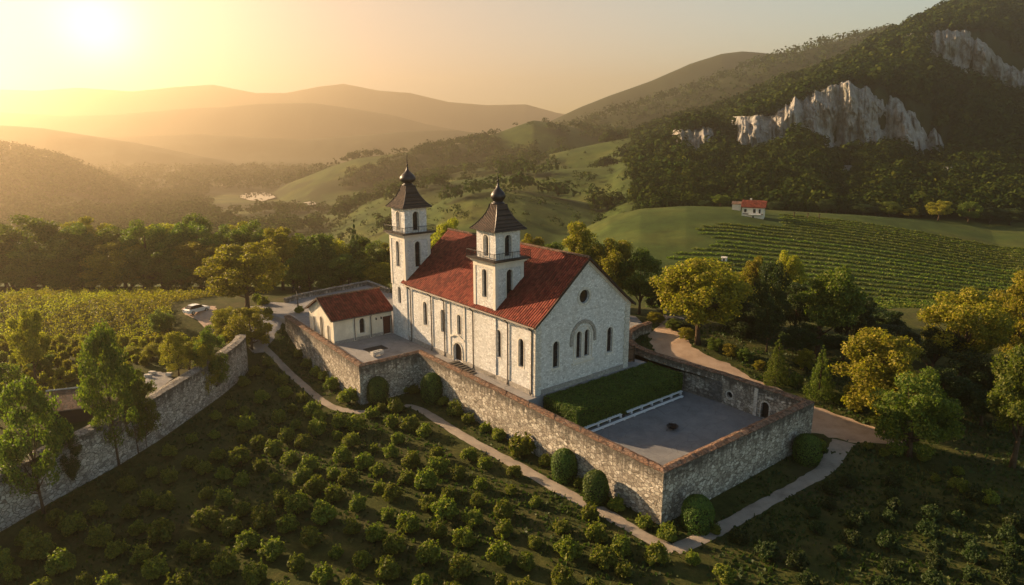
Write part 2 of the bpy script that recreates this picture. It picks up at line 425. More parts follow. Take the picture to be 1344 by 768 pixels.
def m_ground():
    t = NT('meadow_and_soil'); p = t.pos('world')
    at = t.new('ShaderNodeAttribute', _attribute_name='cover'); sep = t.new('ShaderNodeSeparateColor'); t.l(at.outputs['Color'], sep.inputs[0])
    n1 = t.noise(p, .35, 8, .7); n2 = t.noise(p, 2.2, 6, .7); n3 = t.noise(p, 9, 4, .7); nb = t.noise(p, .02, 6, .6)
    grass = t.ramp(n1, [(.25, (.024, .032, .009)), (.5, (.05, .058, .015)), (.75, (.095, .085, .026))])
    grass = t.mix(grass, t.ramp(n2, [(.3, .55), (.7, 1.4)]), .7, 'MULTIPLY')
    grass = t.mix(grass, t.ramp(n3, [(.3, .6), (.7, 1.35)]), .6, 'MULTIPLY')
    dry = t.mix((.085, .066, .032), (.05, .036, .02), n2)
    grass = t.mix(grass, dry, t.math('MULTIPLY', t.ramp(t.noise(p, .12, 7, .7), [(.5, 0), (.68, 1)]), .55))
    mead = t.ramp(nb, [(.3, (.026, .046, .011)), (.5, (.050, .074, .017)), (.62, (.08, .092, .022)), (.8, (.12, .105, .032))])
    mead = t.mix(mead, t.ramp(t.noise(p, .12, 8, .75), [(.3, .45), (.7, 1.45)]), .8, 'MULTIPLY')
    wood = t.ramp(t.noise(p, .09, 8, .8), [(.3, (.012, .018, .006)), (.6, (.03, .038, .012)), (.8, (.05, .052, .018))])
    rock = t.ramp(t.noise(t.mapped(p, (.25, .25, .07)), 1, 8, .75), [(.3, (.16, .145, .13)), (.6, (.36, .34, .31)), (.8, (.45, .43, .40))])
    c = t.mix(grass, mead, sep.outputs[0]); c = t.mix(c, wood, sep.outputs[1]); c = t.mix(c, rock, sep.outputs[2])
    h = t.math('ADD', t.math('MULTIPLY', n2, 1.0), t.math('MULTIPLY', n3, .5))
    return t.finish(c, .95, h, .7, .12, .08)
M['ground'] = m_ground()

def m_gravel(name, c0, c1, c2, patch=(.1, .09, .08), speck=20, crack=0):
    t = NT(name); p = t.pos('world')
    n1 = t.noise(p, .5, 7, .65); n2 = t.noise(p, speck, 4, .7); n3 = t.noise(p, 2.5, 6, .7)
    c = t.ramp(n1, [(.3, c0), (.5, c1), (.72, c2)])
    c = t.mix(c, t.ramp(n2, [(.3, .72), (.7, 1.25)]), .6, 'MULTIPLY')
    c = t.mix(c, patch, t.math('MULTIPLY', t.ramp(n3, [(.55, 0), (.75, 1)]), .35))
    ck = t.new('ShaderNodeTexVoronoi', _feature='DISTANCE_TO_EDGE'); ck.inputs['Scale'].default_value = .45; t.l(t.mapped(p, (1, 1, 0)), ck.inputs['Vector'])
    if crack: c = t.mix(c, (.07, .065, .06), t.math('MULTIPLY', t.ramp(ck.outputs[0], [(.0, .8), (.012, 0)]), crack))
    return t.finish(c, .92, t.math('ADD', n2, n3), .4, .03, .15)
M['path'] = m_gravel('path_gravel', (.20, .165, .13), (.30, .25, .20), (.36, .31, .25))
M['road'] = m_gravel('sandy_road', (.30, .205, .14), (.40, .285, .20), (.46, .34, .25), (.18, .125, .085))
M['paving'] = m_gravel('court_paving', (.19, .18, .175), (.25, .24, .235), (.30, .285, .275), (.14, .13, .125), 14, .7)
M['terrace'] = m_gravel('terrace_asphalt', (.15, .15, .155), (.19, .19, .195), (.23, .225, .22), (.11, .11, .115), 12, .7)
M['drive'] = m_gravel('pink_drive', (.34, .24, .18), (.42, .31, .24), (.46, .35, .28))

# ------------------------------------------------------------------ land sheet
def build_land():
    q = np.concatenate([np.linspace(-2.6, -.85, 50)[:-1], np.linspace(-.85, .85, 600), np.linspace(.85, 2.6, 50)[1:]])
    ys = [-60, -40, -20, 0, 15, 25, 32]
    y = 38.0
    while y < 140: ys.append(y); y += .55
    while y < 4700:
        ys.append(y)
        near_cliff = min(abs(y - 464), abs(y - 594))
        y *= 1.004 if near_cliff < 14 else 1.012
    ys = np.array(ys)
    X = q[None, :] * np.maximum(ys, 112)[:, None]; Y = np.repeat(ys[:, None], len(q), 1)
    Z = ht(X, Y)
    me = bpy.data.meshes.new('land')
    nr, nc = X.shape
    co = np.stack([X, Y, Z], -1).reshape(-1, 3)
    i = np.arange((nr - 1) * (nc - 1)); r = i // (nc - 1); c = i % (nc - 1); a = r * nc + c
    fi = np.stack([a, a + 1, a + nc + 1, a + nc], -1)
    me.vertices.add(len(co)); me.vertices.foreach_set('co', co.astype(np.float32).ravel())
    me.loops.add(fi.size); me.loops.foreach_set('vertex_index', fi.ravel().astype(np.int32))
    me.polygons.add(len(fi)); me.polygons.foreach_set('loop_start', np.arange(0, fi.size, 4, dtype=np.int32)); me.polygons.foreach_set('loop_total', np.full(len(fi), 4, dtype=np.int32))
    me.polygons.foreach_set('use_smooth', [True] * len(fi))
    me.update(calc_edges=True)
    x, y, z = co[:, 0], co[:, 1], co[:, 2]
    px = col_of(x, y)
    mead = smooth(120, 190, y)
    n = fbm(x / 60, y / 60, 4)
    wood = woodness(x, y)
    ca = me.color_attributes.new('cover', 'FLOAT_COLOR', 'POINT')
    rock = np.zeros_like(wood)
    col = np.stack([mead, wood, rock, np.ones_like(rock)], -1)
    ca.data.foreach_set('color', col.astype(np.float32).ravel())
    me.materials.append(M['ground'])
    o = link('terrain', me); o['kind'] = 'structure'

def woodness(x, y):
    """where woods cover the land (0..1)"""
    px = col_of(x, y); n = fbm(x / 70 + 9, y / 70, 4)
    w = smooth(288, 305, y) * smooth(800, 870, px)                       # the cliff mountain
    mid = smooth(420, 520, px) * smooth(880, 800, px) * smooth(900, 700, y)
    w = np.maximum(w, smooth(-.02, .12, n + .12 * (y > 900) - .2 * mid) * smooth(380, 520, y) * .95)
    w = np.maximum(w, smooth(1050, 1200, y))
    w = np.maximum(w, smooth(420, 330, px) * smooth(330, 420, y) * smooth(-.22, -.05, n))
    w = np.maximum(w, smooth(.30, .36, fbm(x / 26 + 4, y / 26, 3) + .1 * fbm(x / 7, y / 7, 2)) * smooth(300, 340, y) * .8)
    bare = 0 * smooth(330, 356, y) * smooth(402, 384, y) * smooth(520, 560, px) * smooth(800, 770, px)
    return np.clip(w - bare, 0, 1)

# ------------------------------------------------------------------ strips laid on the ground
def strip(name, left, right, mat, lift=.05, n=60, kind='structure', cross=6):
    def resample(pts, n):
        pts = [Vector(p) for p in pts]; L = [0]
        for a, b in zip(pts, pts[1:]): L.append(L[-1] + (b - a).length)
        out = []
        for i in range(n + 1):
            s = L[-1] * i / n; j = max(k for k in range(len(pts)) if L[k] <= s + 1e-9); j = min(j, len(pts) - 2)
            t = (s - L[j]) / max(L[j + 1] - L[j], 1e-9)
            p0 = pts[max(j - 1, 0)]; p1 = pts[j]; p2 = pts[j + 1]; p3 = pts[min(j + 2, len(pts) - 1)]
            out.append(.5 * ((2 * p1) + (p2 - p0) * t + (2 * p0 - 5 * p1 + 4 * p2 - p3) * t * t + (3 * p1 - p0 - 3 * p2 + p3) * t ** 3))
        return out
    a = resample(left, n); b = resample(right, n); mb = MB(); vs = []
    for i in range(n + 1):
        w = [.26 * (vnoise(i * .9 + 3, k * 7.7 + len(name)) + vnoise(i * .23 + 3, k * 5.7 + len(name))) for k in (0, 1)]
        for k in range(cross + 1):
            t = k / cross
            t2 = t + (w[0] * (1 - t) + w[1] * t) * (.5 if k in (0, cross) else 0)
            p = a[i].lerp(b[i], t2)
            vs.append((p.x, p.y, gz(p.x, p.y) + lift - (.04 if k in (0, cross) else 0)))
    fs = []
    for i in range(n):
        for k in range(cross):
            q = i * (cross + 1) + k; fs.append((q, q + 1, q + cross + 2, q + cross + 1))
    mb.add(vs, fs); o = mb.build(name, mat, None, True); o['kind'] = kind
    return o
def centre(pts, w):
    pts = [Vector(p[:2]) for p in pts]; l, r = [], []
    for i, p in enumerate(pts):
        d = (pts[min(i + 1, len(pts) - 1)] - pts[max(i - 1, 0)]).normalized(); nrm = Vector((-d.y, d.x))
        ww = w[i] if isinstance(w, (list, tuple)) else w
        l.append(p + nrm * ww / 2); r.append(p - nrm * ww / 2)
    return l, r
G2 = lambda px, py: ground(px, py).xy

# ------------------------------------------------------------------ world, sun, haze, camera
SUN_AZ, SUN_EL = math.radians(62.0), math.radians(19.0)
GLOW_AZ, GLOW_EL = math.radians(29.7), math.radians(6.3)
def build_light():
    w = bpy.data.worlds.new('World'); S.world = w; w.use_nodes = True
    t = w.node_tree; n = t.nodes; n.clear()
    out = n.new('ShaderNodeOutputWorld'); bg = n.new('ShaderNodeBackground'); sky = n.new('ShaderNodeTexSky')
    sky.sky_type = 'NISHITA'; sky.sun_disc = False; sky.sun_elevation = GLOW_EL; sky.sun_rotation = -GLOW_AZ
    sky.air_density = 1.0; sky.dust_density = 1.0; sky.ozone_density = 1.0; sky.altitude = 400
    bg.inputs['Strength'].default_value = .09
    # the blaze round the low sun, fixed to its direction in the sky
    g = n.new('ShaderNodeNewGeometry') if False else n.new('ShaderNodeTexCoord')
    d = n.new('ShaderNodeVectorMath'); d.operation = 'DOT_PRODUCT'
    d.inputs[1].default_value = (-math.sin(GLOW_AZ) * math.cos(GLOW_EL), math.cos(GLOW_AZ) * math.cos(GLOW_EL), math.sin(GLOW_EL))
    t.links.new(g.outputs['Generated'], d.inputs[0])
    def term(powr, amp):
        c = n.new('ShaderNodeMath'); c.operation = 'MAXIMUM'; t.links.new(d.outputs['Value'], c.inputs[0]); c.inputs[1].default_value = 0
        p = n.new('ShaderNodeMath'); p.operation = 'POWER'; t.links.new(c.outputs[0], p.inputs[0]); p.inputs[1].default_value = powr
        m = n.new('ShaderNodeMath'); m.operation = 'MULTIPLY'; t.links.new(p.outputs[0], m.inputs[0]); m.inputs[1].default_value = amp
        return m.outputs[0]
    a = n.new('ShaderNodeMath'); a.operation = 'ADD'; t.links.new(term(1100, GLOW_A), a.inputs[0]); t.links.new(term(70, GLOW_B), a.inputs[1])
    col = n.new('ShaderNodeMix'); col.data_type = 'RGBA'; col.blend_type = 'MULTIPLY'; col.inputs[0].default_value = 1
    col.inputs[6].default_value = (1, .86, .55, 1); t.links.new(a.outputs[0], col.inputs[7])
    add = n.new('ShaderNodeMix'); add.data_type = 'RGBA'; add.blend_type = 'ADD'; add.inputs[0].default_value = 1
    # soft shoulder: compresses the sky round the sun, dimming its fill light too
    def vec(op, a, b):
        v = n.new('ShaderNodeVectorMath'); v.operation = op
        for i, x in enumerate((a, b)):
            if hasattr(x, 'links'): t.links.new(x, v.inputs[i])
            else: v.inputs[i].default_value = x
        return v.outputs[0]
    soft = vec('DIVIDE', sky.outputs[0], vec('ADD', vec('MULTIPLY', vec('MULTIPLY', sky.outputs[0], SKY_K), term(3, 1.0)), (1, 1, 1)))
    t.links.new(soft, add.inputs[6]); t.links.new(col.outputs[2], add.inputs[7])
    t.links.new(add.outputs[2], bg.inputs['Color']); t.links.new(bg.outputs[0], out.inputs['Surface'])
    L = bpy.data.lights.new('sun', 'SUN'); L.energy = SUN_E; L.angle = math.radians(.6); L.color = SUN_C
    o = bpy.data.objects.new('sun', L); C.objects.link(o)
    s = Vector((-math.sin(SUN_AZ) * math.cos(SUN_EL), math.cos(SUN_AZ) * math.cos(SUN_EL), math.sin(SUN_EL)))
    o.rotation_euler = s.to_track_quat('Z', 'Y').to_euler(); o.location = s * 300 + Vector((0, 0, 50))
    # the hazy air of the valley
    if HAZE_D > 0:
        mb = MB().box(-5200, 6500, -75, 4800, -72, 345); m = bpy.data.materials.new('valley_haze'); m.use_nodes = True
        nt = m.node_tree; nt.nodes.clear(); mo = nt.nodes.new('ShaderNodeOutputMaterial'); v = nt.nodes.new('ShaderNodeVolumePrincipled')
        v.inputs['Density'].default_value = HAZE_D; v.inputs['Color'].default_value = (*HAZE_C, 1); v.inputs['Anisotropy'].default_value = HAZE_G
        nt.links.new(v.outputs[0], mo.inputs['Volume'])
        h = mb.build('haze', m); h['kind'] = 'stuff'; h['label'] = 'warm golden evening haze lying over the whole valley'
SKY_K = (.27, .325, .36)
SUN_E, SUN_C = 5.0, (1.0, .70, .40)
GLOW_A, GLOW_B = 5.0, 1.8
HAZE_D, HAZE_C, HAZE_G = 3.2e-4, (1.0, .83, .60), .75

cam = bpy.data.cameras.new('camera'); cam.lens = 24; cam.sensor_width = 36; cam.clip_start = .5; cam.clip_end = 20000
co = bpy.data.objects.new('camera', cam); C.objects.link(co); co.location = (0, 0, CAMH); co.rotation_euler = (PI / 2 - PITCH, 0, 0); S.camera = co
S.view_settings.view_transform = 'Standard'; S.view_settings.look = 'None'; S.view_settings.exposure = 1.5; S.view_settings.gamma = 1
S.render.engine = 'CYCLES'
S.cycles.use_denoising = True
try: S.cycles.denoiser = 'OPENIMAGEDENOISE'
except Exception: pass
S.cycles.max_bounces = 6; S.cycles.diffuse_bounces = 3; S.cycles.glossy_bounces = 2; S.cycles.transmission_bounces = 3; S.cycles.volume_bounces = 0; S.cycles.transparent_max_bounces = 4
# ------------------------------------------------------------------ church
TH = 0.6854
def loc2w(o, th, x, y):               # local point of a turned building -> world
    return Vector((o[0] + x * math.cos(th) - y * math.sin(th), o[1] + x * math.sin(th) + y * math.cos(th)))
CH = (2.75, 76.3)
NL, NW, NE, NR = 28.9, 16.3, 9.0, 15.9           # nave length, width, eaves, ridge

FX = lambda a, b, d: (d, a, b)         # outline on a face x = const (across = y)
FY = lambda a, b, d: (a, d, b)         # outline on a face y = const (across = x)
def shift(poly, da): return [(a + da, b) for a, b in poly]
def circle(ca, cb, r, n=24): return [(ca + r * math.cos(2 * PI * i / n), cb + r * math.sin(2 * PI * i / n)) for i in range(n)]

def window(parent, face, pos, sgn, a, w, z0, z1, depth=.32, sill=True, label=None, frame_w=.13, mat='stucco', bars=True, name='window'):
    """round-headed window in a recess: surround, dark pane, sill; sgn is the outward side of the face"""
    fn = face
    o = MB().extr(shift(arch(w, z0, z1), a), fn, pos - sgn * depth, pos - sgn * (depth - .03)).build(name, M['glass'], parent)
    if label: o['label'] = label
    fr = MB().ring(shift(arch(w + 2 * frame_w, z0 - frame_w, z1 + frame_w), a), shift(arch(w, z0, z1), a), fn, pos - sgn * .06, pos + sgn * .045)
    fr.build('surround', M[mat], o)
    if bars:
        b = MB(); t = .025
        b.extr([(a - t, z0), (a + t, z0), (a + t, z1 - .05), (a - t, z1 - .05)], fn, pos - sgn * (depth - .03), pos - sgn * (depth - .06))
        k = z0 + .7
        while k < z1 - .3:
            b.extr([(a - w / 2, k - t), (a + w / 2, k - t), (a + w / 2, k + t), (a - w / 2, k + t)], fn, pos - sgn * (depth - .031), pos - sgn * (depth - .055)); k += .7
        b.build('glazing_bar', M['iron'], o)
    if sill:
        MB().extr([(a - w / 2 - .22, z0 - .2), (a + w / 2 + .22, z0 - .2), (a + w / 2 + .22, z0 - .02), (a - w / 2 - .22, z0 - .02)], fn, pos - sgn * .05, pos + sgn * .14).build('sill', M[mat], o)
    return o

def hole(cb, face, pos, sgn, a, w, z0, z1, depth=.32):
    cb.extr(shift(arch(w, z0, z1), a), face, pos - sgn * depth, pos + sgn * .5)

church = empty('monastery_church', (CH[0], CH[1], 0), TH, 'white rubble-stone church with steep red tiled roof and two onion-domed towers', 'church')

LEFT_WIN = [(2.6, 1.0, 3.0, 6.6), (7.0, 1.0, 3.1, 6.7), (11.15, 1.0, 3.1, 6.7), (15.6, .85, 4.0, 6.8), (19.6, .9, 3.4, 6.7), (24.1, 1.0, 3.4, 6.9)]
DOOR_Y, DOOR_W, DOOR_H = 16.0, 2.0, 2.7
def nave():
    mb = MB()
    mb.extr([(0, -3.2), (NW, -3.2), (NW, NE), (NW / 2, NR - .1), (0, NE)], FY, 0, NL)
    o = mb.build('wall', M['church_stone'], church)
    cb = MB()
    for y, w, z0, z1 in LEFT_WIN: hole(cb, FX, 0, -1, y, w, z0, z1)
    hole(cb, FX, 0, -1, DOOR_Y, DOOR_W, .12, DOOR_H, .45)
    for x in (3.3, 12.75): hole(cb, FY, 0, -1, x, 1.0, 2.9, 6.25)
    for x in (7.15, 8.55): hole(cb, FY, 0, -1, x, .86, 3.3, 6.75, .34)
    cb.extr(circle(7.9, 11.1, .86), FY, .36, -.5)
    cut(o, cb)
    for y, w, z0, z1 in LEFT_WIN: window(church, FX, 0, -1, y, w, z0, z1, sill=False)
    for x in (3.3, 12.75): window(church, FY, 0, -1, x, 1.0, 2.9, 6.25)
    # twin window with its common surround and the dark hood arch
    tw = MB().ring(shift(arch(3.3, 2.85, 7.45), 7.85), [(7.85 + a * .93, (b - 5) * .95 + 5.05) for a, b in arch(3.3, 2.85, 7.45)], FY, .03, -.10).build('twin_window', M['stucco'], church)
    MB().extr(shift(arch(3.05, 3.0, 7.3), 7.85), FY, .02, -.03)
    for x in (7.15, 8.55): window(church, FY, 0, -1, x, .86, 3.3, 6.75, .34, sill=False, frame_w=.16)
    MB().extr([(6.0, 2.62), (9.7, 2.62), (9.7, 2.86), (6.0, 2.86)], FY, .02, -.24).build('sill', M['stucco'], tw)
    oc = [(7.85 + 2.25 * math.cos(PI * i / 20), 5.85 + 2.3 * math.sin(PI * i / 20)) for i in range(21)]
    ic = [(7.85 + 1.88 * math.cos(PI * i / 20), 5.85 + 1.93 * math.sin(PI * i / 20)) for i in range(21)]
    oc = [(oc[0][0], 5.1)] + oc + [(oc[-1][0], 5.1)]; ic = [(ic[0][0], 5.1)] + ic + [(ic[-1][0], 5.1)]
    MB().ring(oc, ic, FY, .02, -.17, closed=False).build('hood_arch', M['plinth'], church)
    oo = MB().extr(circle(7.9, 11.1, .86), FY, .33, .30).build('oculus_window', M['glass'], church); oo['label'] = 'round window high in the gable'
    MB().ring(circle(7.9, 11.1, 1.2), circle(7.9, 11.1, .86), FY, .06, -.07).build('surround', M['quoin'], oo)
    # blind recessed panel below the twin window
    MB().extr([(6.1, .5), (9.6, .5), (9.6, .68), (6.1, .68)], FY, .02, -.10).build('ledge', M['stucco'], church)
    # plinth, butted round the corner strips
    pl = MB()
    segs = [(.9, DOOR_Y - 1.3), (DOOR_Y + 1.3, NL - .1)]
    for a, b in segs: pl.box(-.14, .05, a, b, -.2, .62)
    pl.box(.9, NW - .9, -.14, .05, -3.2, .62)
    pl.build('plinth', M['plinth'], church)
    # corner strips of dressed stone
    for x0 in (0, NW):
        q = MB(); sx = -1 if x0 == 0 else 1
        n = 17; z = -3.2
        for i in range(26):
            h = .47; e = .86 if i % 2 else .70
            if z + h > NE - .1: h = NE - .1 - z
            if h <= 0.05: break
            if x0 == 0: q.box(-.11, e, -.11, .03, z, z + h - .015); q.box(-.11, .03, .031, 1.56 - e, z, z + h - .015)
            else: q.box(NW - e, NW + .11, -.11, .03, z, z + h - .015); q.box(NW - .03, NW + .11, .031, 1.56 - e, z, z + h - .015)
            z += h
        q.build('corner_quoin', M['quoin'], church)
    # gable shoulder brackets and raking cornice
    rk = (NR - NE) / (NW / 2)
    for s in (-1, 1):
        c = MB(); x0 = NW / 2 + s * (NW / 2 + .15); x1 = NW / 2 + s * .02
        z0 = NE - .05; z1 = NR - .12
        for off, d, th in ((.0, -.20, .22), (-.22, -.12, .22)):
            c.extr([(x0, z0 + off - th), (x1, z1 + off - th), (x1, z1 + off), (x0, z0 + off)], FY, .02, d)
        c.build('raking_cornice', M['stucco'], church)
    # eaves course
    MB().box(-.22, .03, .9, NL - .1, NE - .42, NE - .12).build('eaves_course', M['stucco'], church)
nave()

def nave_roof():
    mb = MB(); th = .16; ov = .55
    rk = (NR - NE) / (NW / 2)
    for s in (-1, 1):
        xe = NW / 2 + s * (NW / 2 + ov); ze = NE - ov * rk * .55
        # slightly bell-cast at the eaves
        xm = NW / 2 + s * (NW / 2 - 1.2); zm = NE + 1.2 * rk + .05
        prof = [(xe, ze + .12), (xm, zm + .12), (NW / 2, NR + .12), (NW / 2, NR - .06), (xm, zm - .06), (xe, ze - .04)]
        n = 40; y0, y1 = -.55, NL + .9
        vs = []; fs = []
        for i in range(n + 1):
            y = y0 + (y1 - y0) * i / n
            for k, (x, z) in enumerate(prof):
                w = .05 * vnoise(i * .7, k * 3.1 + s) * (1 if k in (1, 2) else .6)
                vs.append((x, y, z + float(w)))
        m = len(prof)
        for i in range(n):
            for k in range(m):
                fs.append((i * m + k, i * m + (k + 1) % m, (i + 1) * m + (k + 1) % m, (i + 1) * m + k))
        fs += [list(range(m)), [n * m + k for k in range(m)][::-1]]
        mb.add(vs, fs)
    r = mb.build('roof', M['roof_nave'], church)
    rc = MB(); y = -.5
    while y < NL + .8:
        rc.tube([(NW / 2, y, NR + .10), (NW / 2, y + .46, NR + .13)], [.16, .19], 8); y += .44
    rc.build('ridge_tile', M['coping'], r)
    # dark verge boards along the gable and the gutter with its brackets
    for s in (-1, 1):
        v = MB(); xe = NW / 2 + s * (NW / 2 + .60); ze = NE - .62 * rk * .55; xm = NW / 2 + s * (NW / 2 - 1.2); zm = NE + 1.2 * rk + .05
        v.extr([(xe, ze - .14), (xm, zm - .16), (NW / 2, NR - .16), (NW / 2, NR + .17), (xm, zm + .17), (xe, ze + .17)], FY, -.552, -.68)
        v.build('verge_board', M['wood_dark'], r)
    g = MB(); g.tube([(-.66, -.5, 8.62), (-.66, NL, 8.60)], .10, 8); g.build('gutter', M['pipe'], r)
nave_roof()

def drainpipes(parent, ys, x, ztop, zbot, face=FX):
    for y in ys:
        mb = MB()
        P = (lambda d, z: (d, y, z)) if face is FX else (lambda d, z: (y, d, z))
        mb.tube([P(x - .66, ztop), P(x - .62, ztop - .15), P(x - .16, ztop - .6), P(x - .15, ztop - .9), P(x - .15, zbot + .3), P(x - .3, zbot + .08)], .085, 8)
        c = P(x - .15, 0)
        for z in (zbot + .3, zbot + 2.6, zbot + 5.2):
            if z < ztop - 1: mb.lathe([(.115, z), (.115, z + .12)], (c[0], c[1], 0), 8)
        mb.build('drainpipe', M['pipe'], parent, True)
drainpipes(church, [.5, 5.0, 12.25, 19.0, 22.3, 27.9], 0, 8.6, 0)

# door with its arch moulding and steps
d = MB().extr(shift(arch(DOOR_W, .12, DOOR_H), DOOR_Y), FX, .42, .36).build('door', M['wood_dark'], church); d['label'] = 'dark arched side door'
MB().extr([(DOOR_Y - .02, .15), (DOOR_Y + .02, .15), (DOOR_Y + .02, DOOR_H - .02), (DOOR_Y - .02, DOOR_H - .02)], FX, .358, .34).build('door_gap', M['iron'], d)
MB().ring(shift(arch(DOOR_W + .5, .0, DOOR_H + .25), DOOR_Y), shift(arch(DOOR_W, 0, DOOR_H), DOOR_Y), FX, .05, -.10).build('door_surround', M['quoin'], d)
lab = [(DOOR_Y - 1.7, 3.35), (DOOR_Y - 1.25, 3.38), (DOOR_Y - .6, 3.7), (DOOR_Y, 3.82), (DOOR_Y + .6, 3.7), (DOOR_Y + 1.25, 3.38), (DOOR_Y + 1.7, 3.35)]
MB().ring([(a, b + .24) for a, b in lab], lab, FX, .04, -.20, closed=False).build('label_moulding', M['stucco'], church)
for y in (DOOR_Y + 1.75, DOOR_Y - 1.75): MB().box(-.10, .03, y - .14, y + .14, .63, NE - .43).build('pilaster_strip', M['stucco'], church)

# towers
def tower(y0, size, zb, ze, zr, zdome, rd, ztip, name_label):
    s = size; x0 = -.14; x1 = x0 + s; y1 = y0 + s; cx, cy = (x0 + x1) / 2, (y0 + y1) / 2
    sh = MB().box(x0, x1, y0, y1, 0, zb - .5)
    t = sh.build('tower', M['church_stone'], church); t['label'] = name_label
    ins = .28; ux0, ux1, uy0, uy1 = x0 + ins, x1 - ins, y0 + ins, y1 - ins
    up = MB().box(ux0, ux1, uy0, uy1, zb - .05, ze).build('belfry', M['church_stone'], t)
    cb = MB(); wz0, wz1 = 10.4 if zb < 15.8 else 11.0, zb - 1.25
    for sx, px_ in ((-1, x0), (1, x1)): hole(cb, FX, px_, sx, cy, .95, wz0, wz1)
    for sy, py_ in ((-1, y0), (1, y1)): hole(cb, FY, py_, sy, cx, .95, wz0, wz1)
    low = zb > 15.8
    if low: hole(cb, FX, x0, -1, cy, .9, 5.3, 7.9)
    cut(t, cb)
    cb = MB()
    for sx, px_ in ((-1, ux0), (1, ux1)): hole(cb, FX, px_, sx, cy, 1.05, zb + .35, ze - .65, .5)
    for sy, py_ in ((-1, uy0), (1, uy1)): hole(cb, FY, py_, sy, cx, 1.05, zb + .35, ze - .65, .5)
    cut(up, cb)
    def w(face, pos, sg, a, ww, a0, a1, dep):
        o = MB().extr(shift(arch(ww, a0, a1), a), face, pos - sg * dep, pos - sg * (dep - .03)).build('window', M['glass'], t)
        return o
    for sg, fa, pos, a in ((-1, FX, x0, cy), (1, FX, x1, cy), (-1, FY, y0, cx), (1, FY, y1, cx)):
        w(fa, pos, sg, a, .95, wz0, wz1, .32)
        MB().ring(shift(arch(1.2, wz0 - .12, wz1 + .12), a), shift(arch(.95, wz0, wz1), a), fa, pos - sg * .05, pos + sg * .04).build('window_surround', M['stucco'], t)
    if low: w(FX, x0, -1, cy, .9, 5.3, 7.9, .32)
    for sg, fa, pos, a in ((-1, FX, ux0, cy), (1, FX, ux1, cy), (-1, FY, uy0, cx), (1, FY, uy1, cx)):
        w(fa, pos, sg, a, 1.05, zb + .35, ze - .65, .5)
        MB().ring(shift(arch(1.35, zb + .2, ze - .5), a), shift(arch(1.05, zb + .35, ze - .65), a), fa, pos - sg * .05, pos + sg * .05).build('window_surround', M['stucco'], t)
    # corner strips and top band framing the panels
    cs = MB(); e = .42; p = .07
    for X, Y, sx, sy in ((x0, y0, -1, -1), (x1, y0, 1, -1), (x0, y1, -1, 1), (x1, y1, 1, 1)):
        xs = sorted((X + sx * p, X - sx * e)); yy = sorted((Y + sy * p, Y - sy * .02)); cs.box(*xs, *yy, 8.1, zb - 1.0)
        xs = sorted((X + sx * p, X - sx * .02)); yy = sorted((Y - sy * .021, Y - sy * e)); cs.box(*xs, *yy, 8.1, zb - 1.0)
    cs.box(x0 - p, x1 + p, y0 - p, y1 + p, zb - .999, zb - .5)
    cs.build('corner_strip', M['stucco'], t)
    # flared cornice and gallery
    cn = MB()
    for k, (o, a, b) in enumerate(((.18, zb - .498, zb - .36), (.34, zb - .358, zb - .2), (.52, zb - .198, zb - .09))):
        cn.box(x0 - o, x1 + o, y0 - o, y1 + o, a, b)
    cn.build('cornice', M['stucco'], t)
    o = .72
    MB().box(x0 - o, x1 + o, y0 - o, y1 + o, zb - .088, zb + .04).build('gallery_floor', M['wood_dark'], t)
    ra = MB(); g = .64
    pts = [(x0 - g, y0 - g), (x1 + g, y0 - g), (x1 + g, y1 + g), (x0 - g, y1 + g)]
    for i in range(4):
        a = Vector(pts[i]); b = Vector(pts[(i + 1) % 4]); L = (b - a).length
        ra.tube([(*a, zb + 1.0), (*b, zb + 1.0)], .04, 6); ra.tube([(*a, zb + .14), (*b, zb + .14)], .028, 6)
        n = int(L / .26)
        for k in range(n + 1):
            q = a.lerp(b, k / n); r = .045 if k in (0, n // 2) else .018
            ra.tube([(*q, zb + .04), (*q, zb + (1.06 if r > .03 else .99))], r, 5)
    ra.build('railing', M['iron'], t)
    # eaves slab and concave roof, built of four sides
    MB().box(ux0 - .3, ux1 + .3, uy0 - .3, uy1 + .3, ze - .12, ze + .02).build('belfry_cornice', M['stucco'], t)
    hw = (ux1 - ux0) / 2 + .62; rf = MB(); prof = []
    for i in range(13):
        k = i / 12; r = hw + (.78 - hw) * (1 - (1 - k) ** 1.55); prof.append((r * math.sqrt(2), ze - .02 + (zr - ze + .02) * (k ** 1.12)))
    rf.lathe([(prof[0][0], ze + .021 - .15)] + prof, (cx, cy, 0), 4, PI / 4)
    rfo = rf.build('spire_roof', M['roof_tower'], t)
    hip = MB()
    for k in range(4):
        c, s_ = math.cos(PI / 4 + k * PI / 2), math.sin(PI / 4 + k * PI / 2)
        hip.tube([(cx + c * r, cy + s_ * r, z + .02) for r, z in prof], .06, 5)
    hip.build('hip_ridge', M['dome'], t)
    # onion dome and finial
    dm = MB(); z = zr
    P = [(.82, 0), (.86, .12), (.72, .2), (.62, .28), (.60, .38)]
    h = ztip - zr
    on = [(0.62, .40), (rd * .80, .55), (rd * .97, .78), (rd, 1.0), (rd * .96, 1.22), (rd * .82, 1.48), (rd * .60, 1.72), (rd * .38, 1.93), (rd * .22, 2.15), (rd * .13, 2.4), (.09, 2.7)]
    k = (zdome - zr) / 1.0
    dm.lathe(P + [(r, .38 + (zz - .4) * k * 1.02) for r, zz in on], (cx, cy, z), 28)
    dm.build('onion_dome', M['dome'], t, True)
    f = MB(); zz = zr + .38 + 2.3 * k * 1.02
    f.tube([(cx, cy, zz - .3), (cx, cy, ztip - .9), (cx, cy, ztip)], [.075, .055, .025], 6)
    for zb_, r in ((zz + .25, .16), (zz + .62, .11)):
        f.lathe([(.02, -r), (r * .7, -r * .7), (r, 0), (r * .7, r * .7), (.02, r)], (cx, cy, zb_), 10)
    ax = ztip - .42
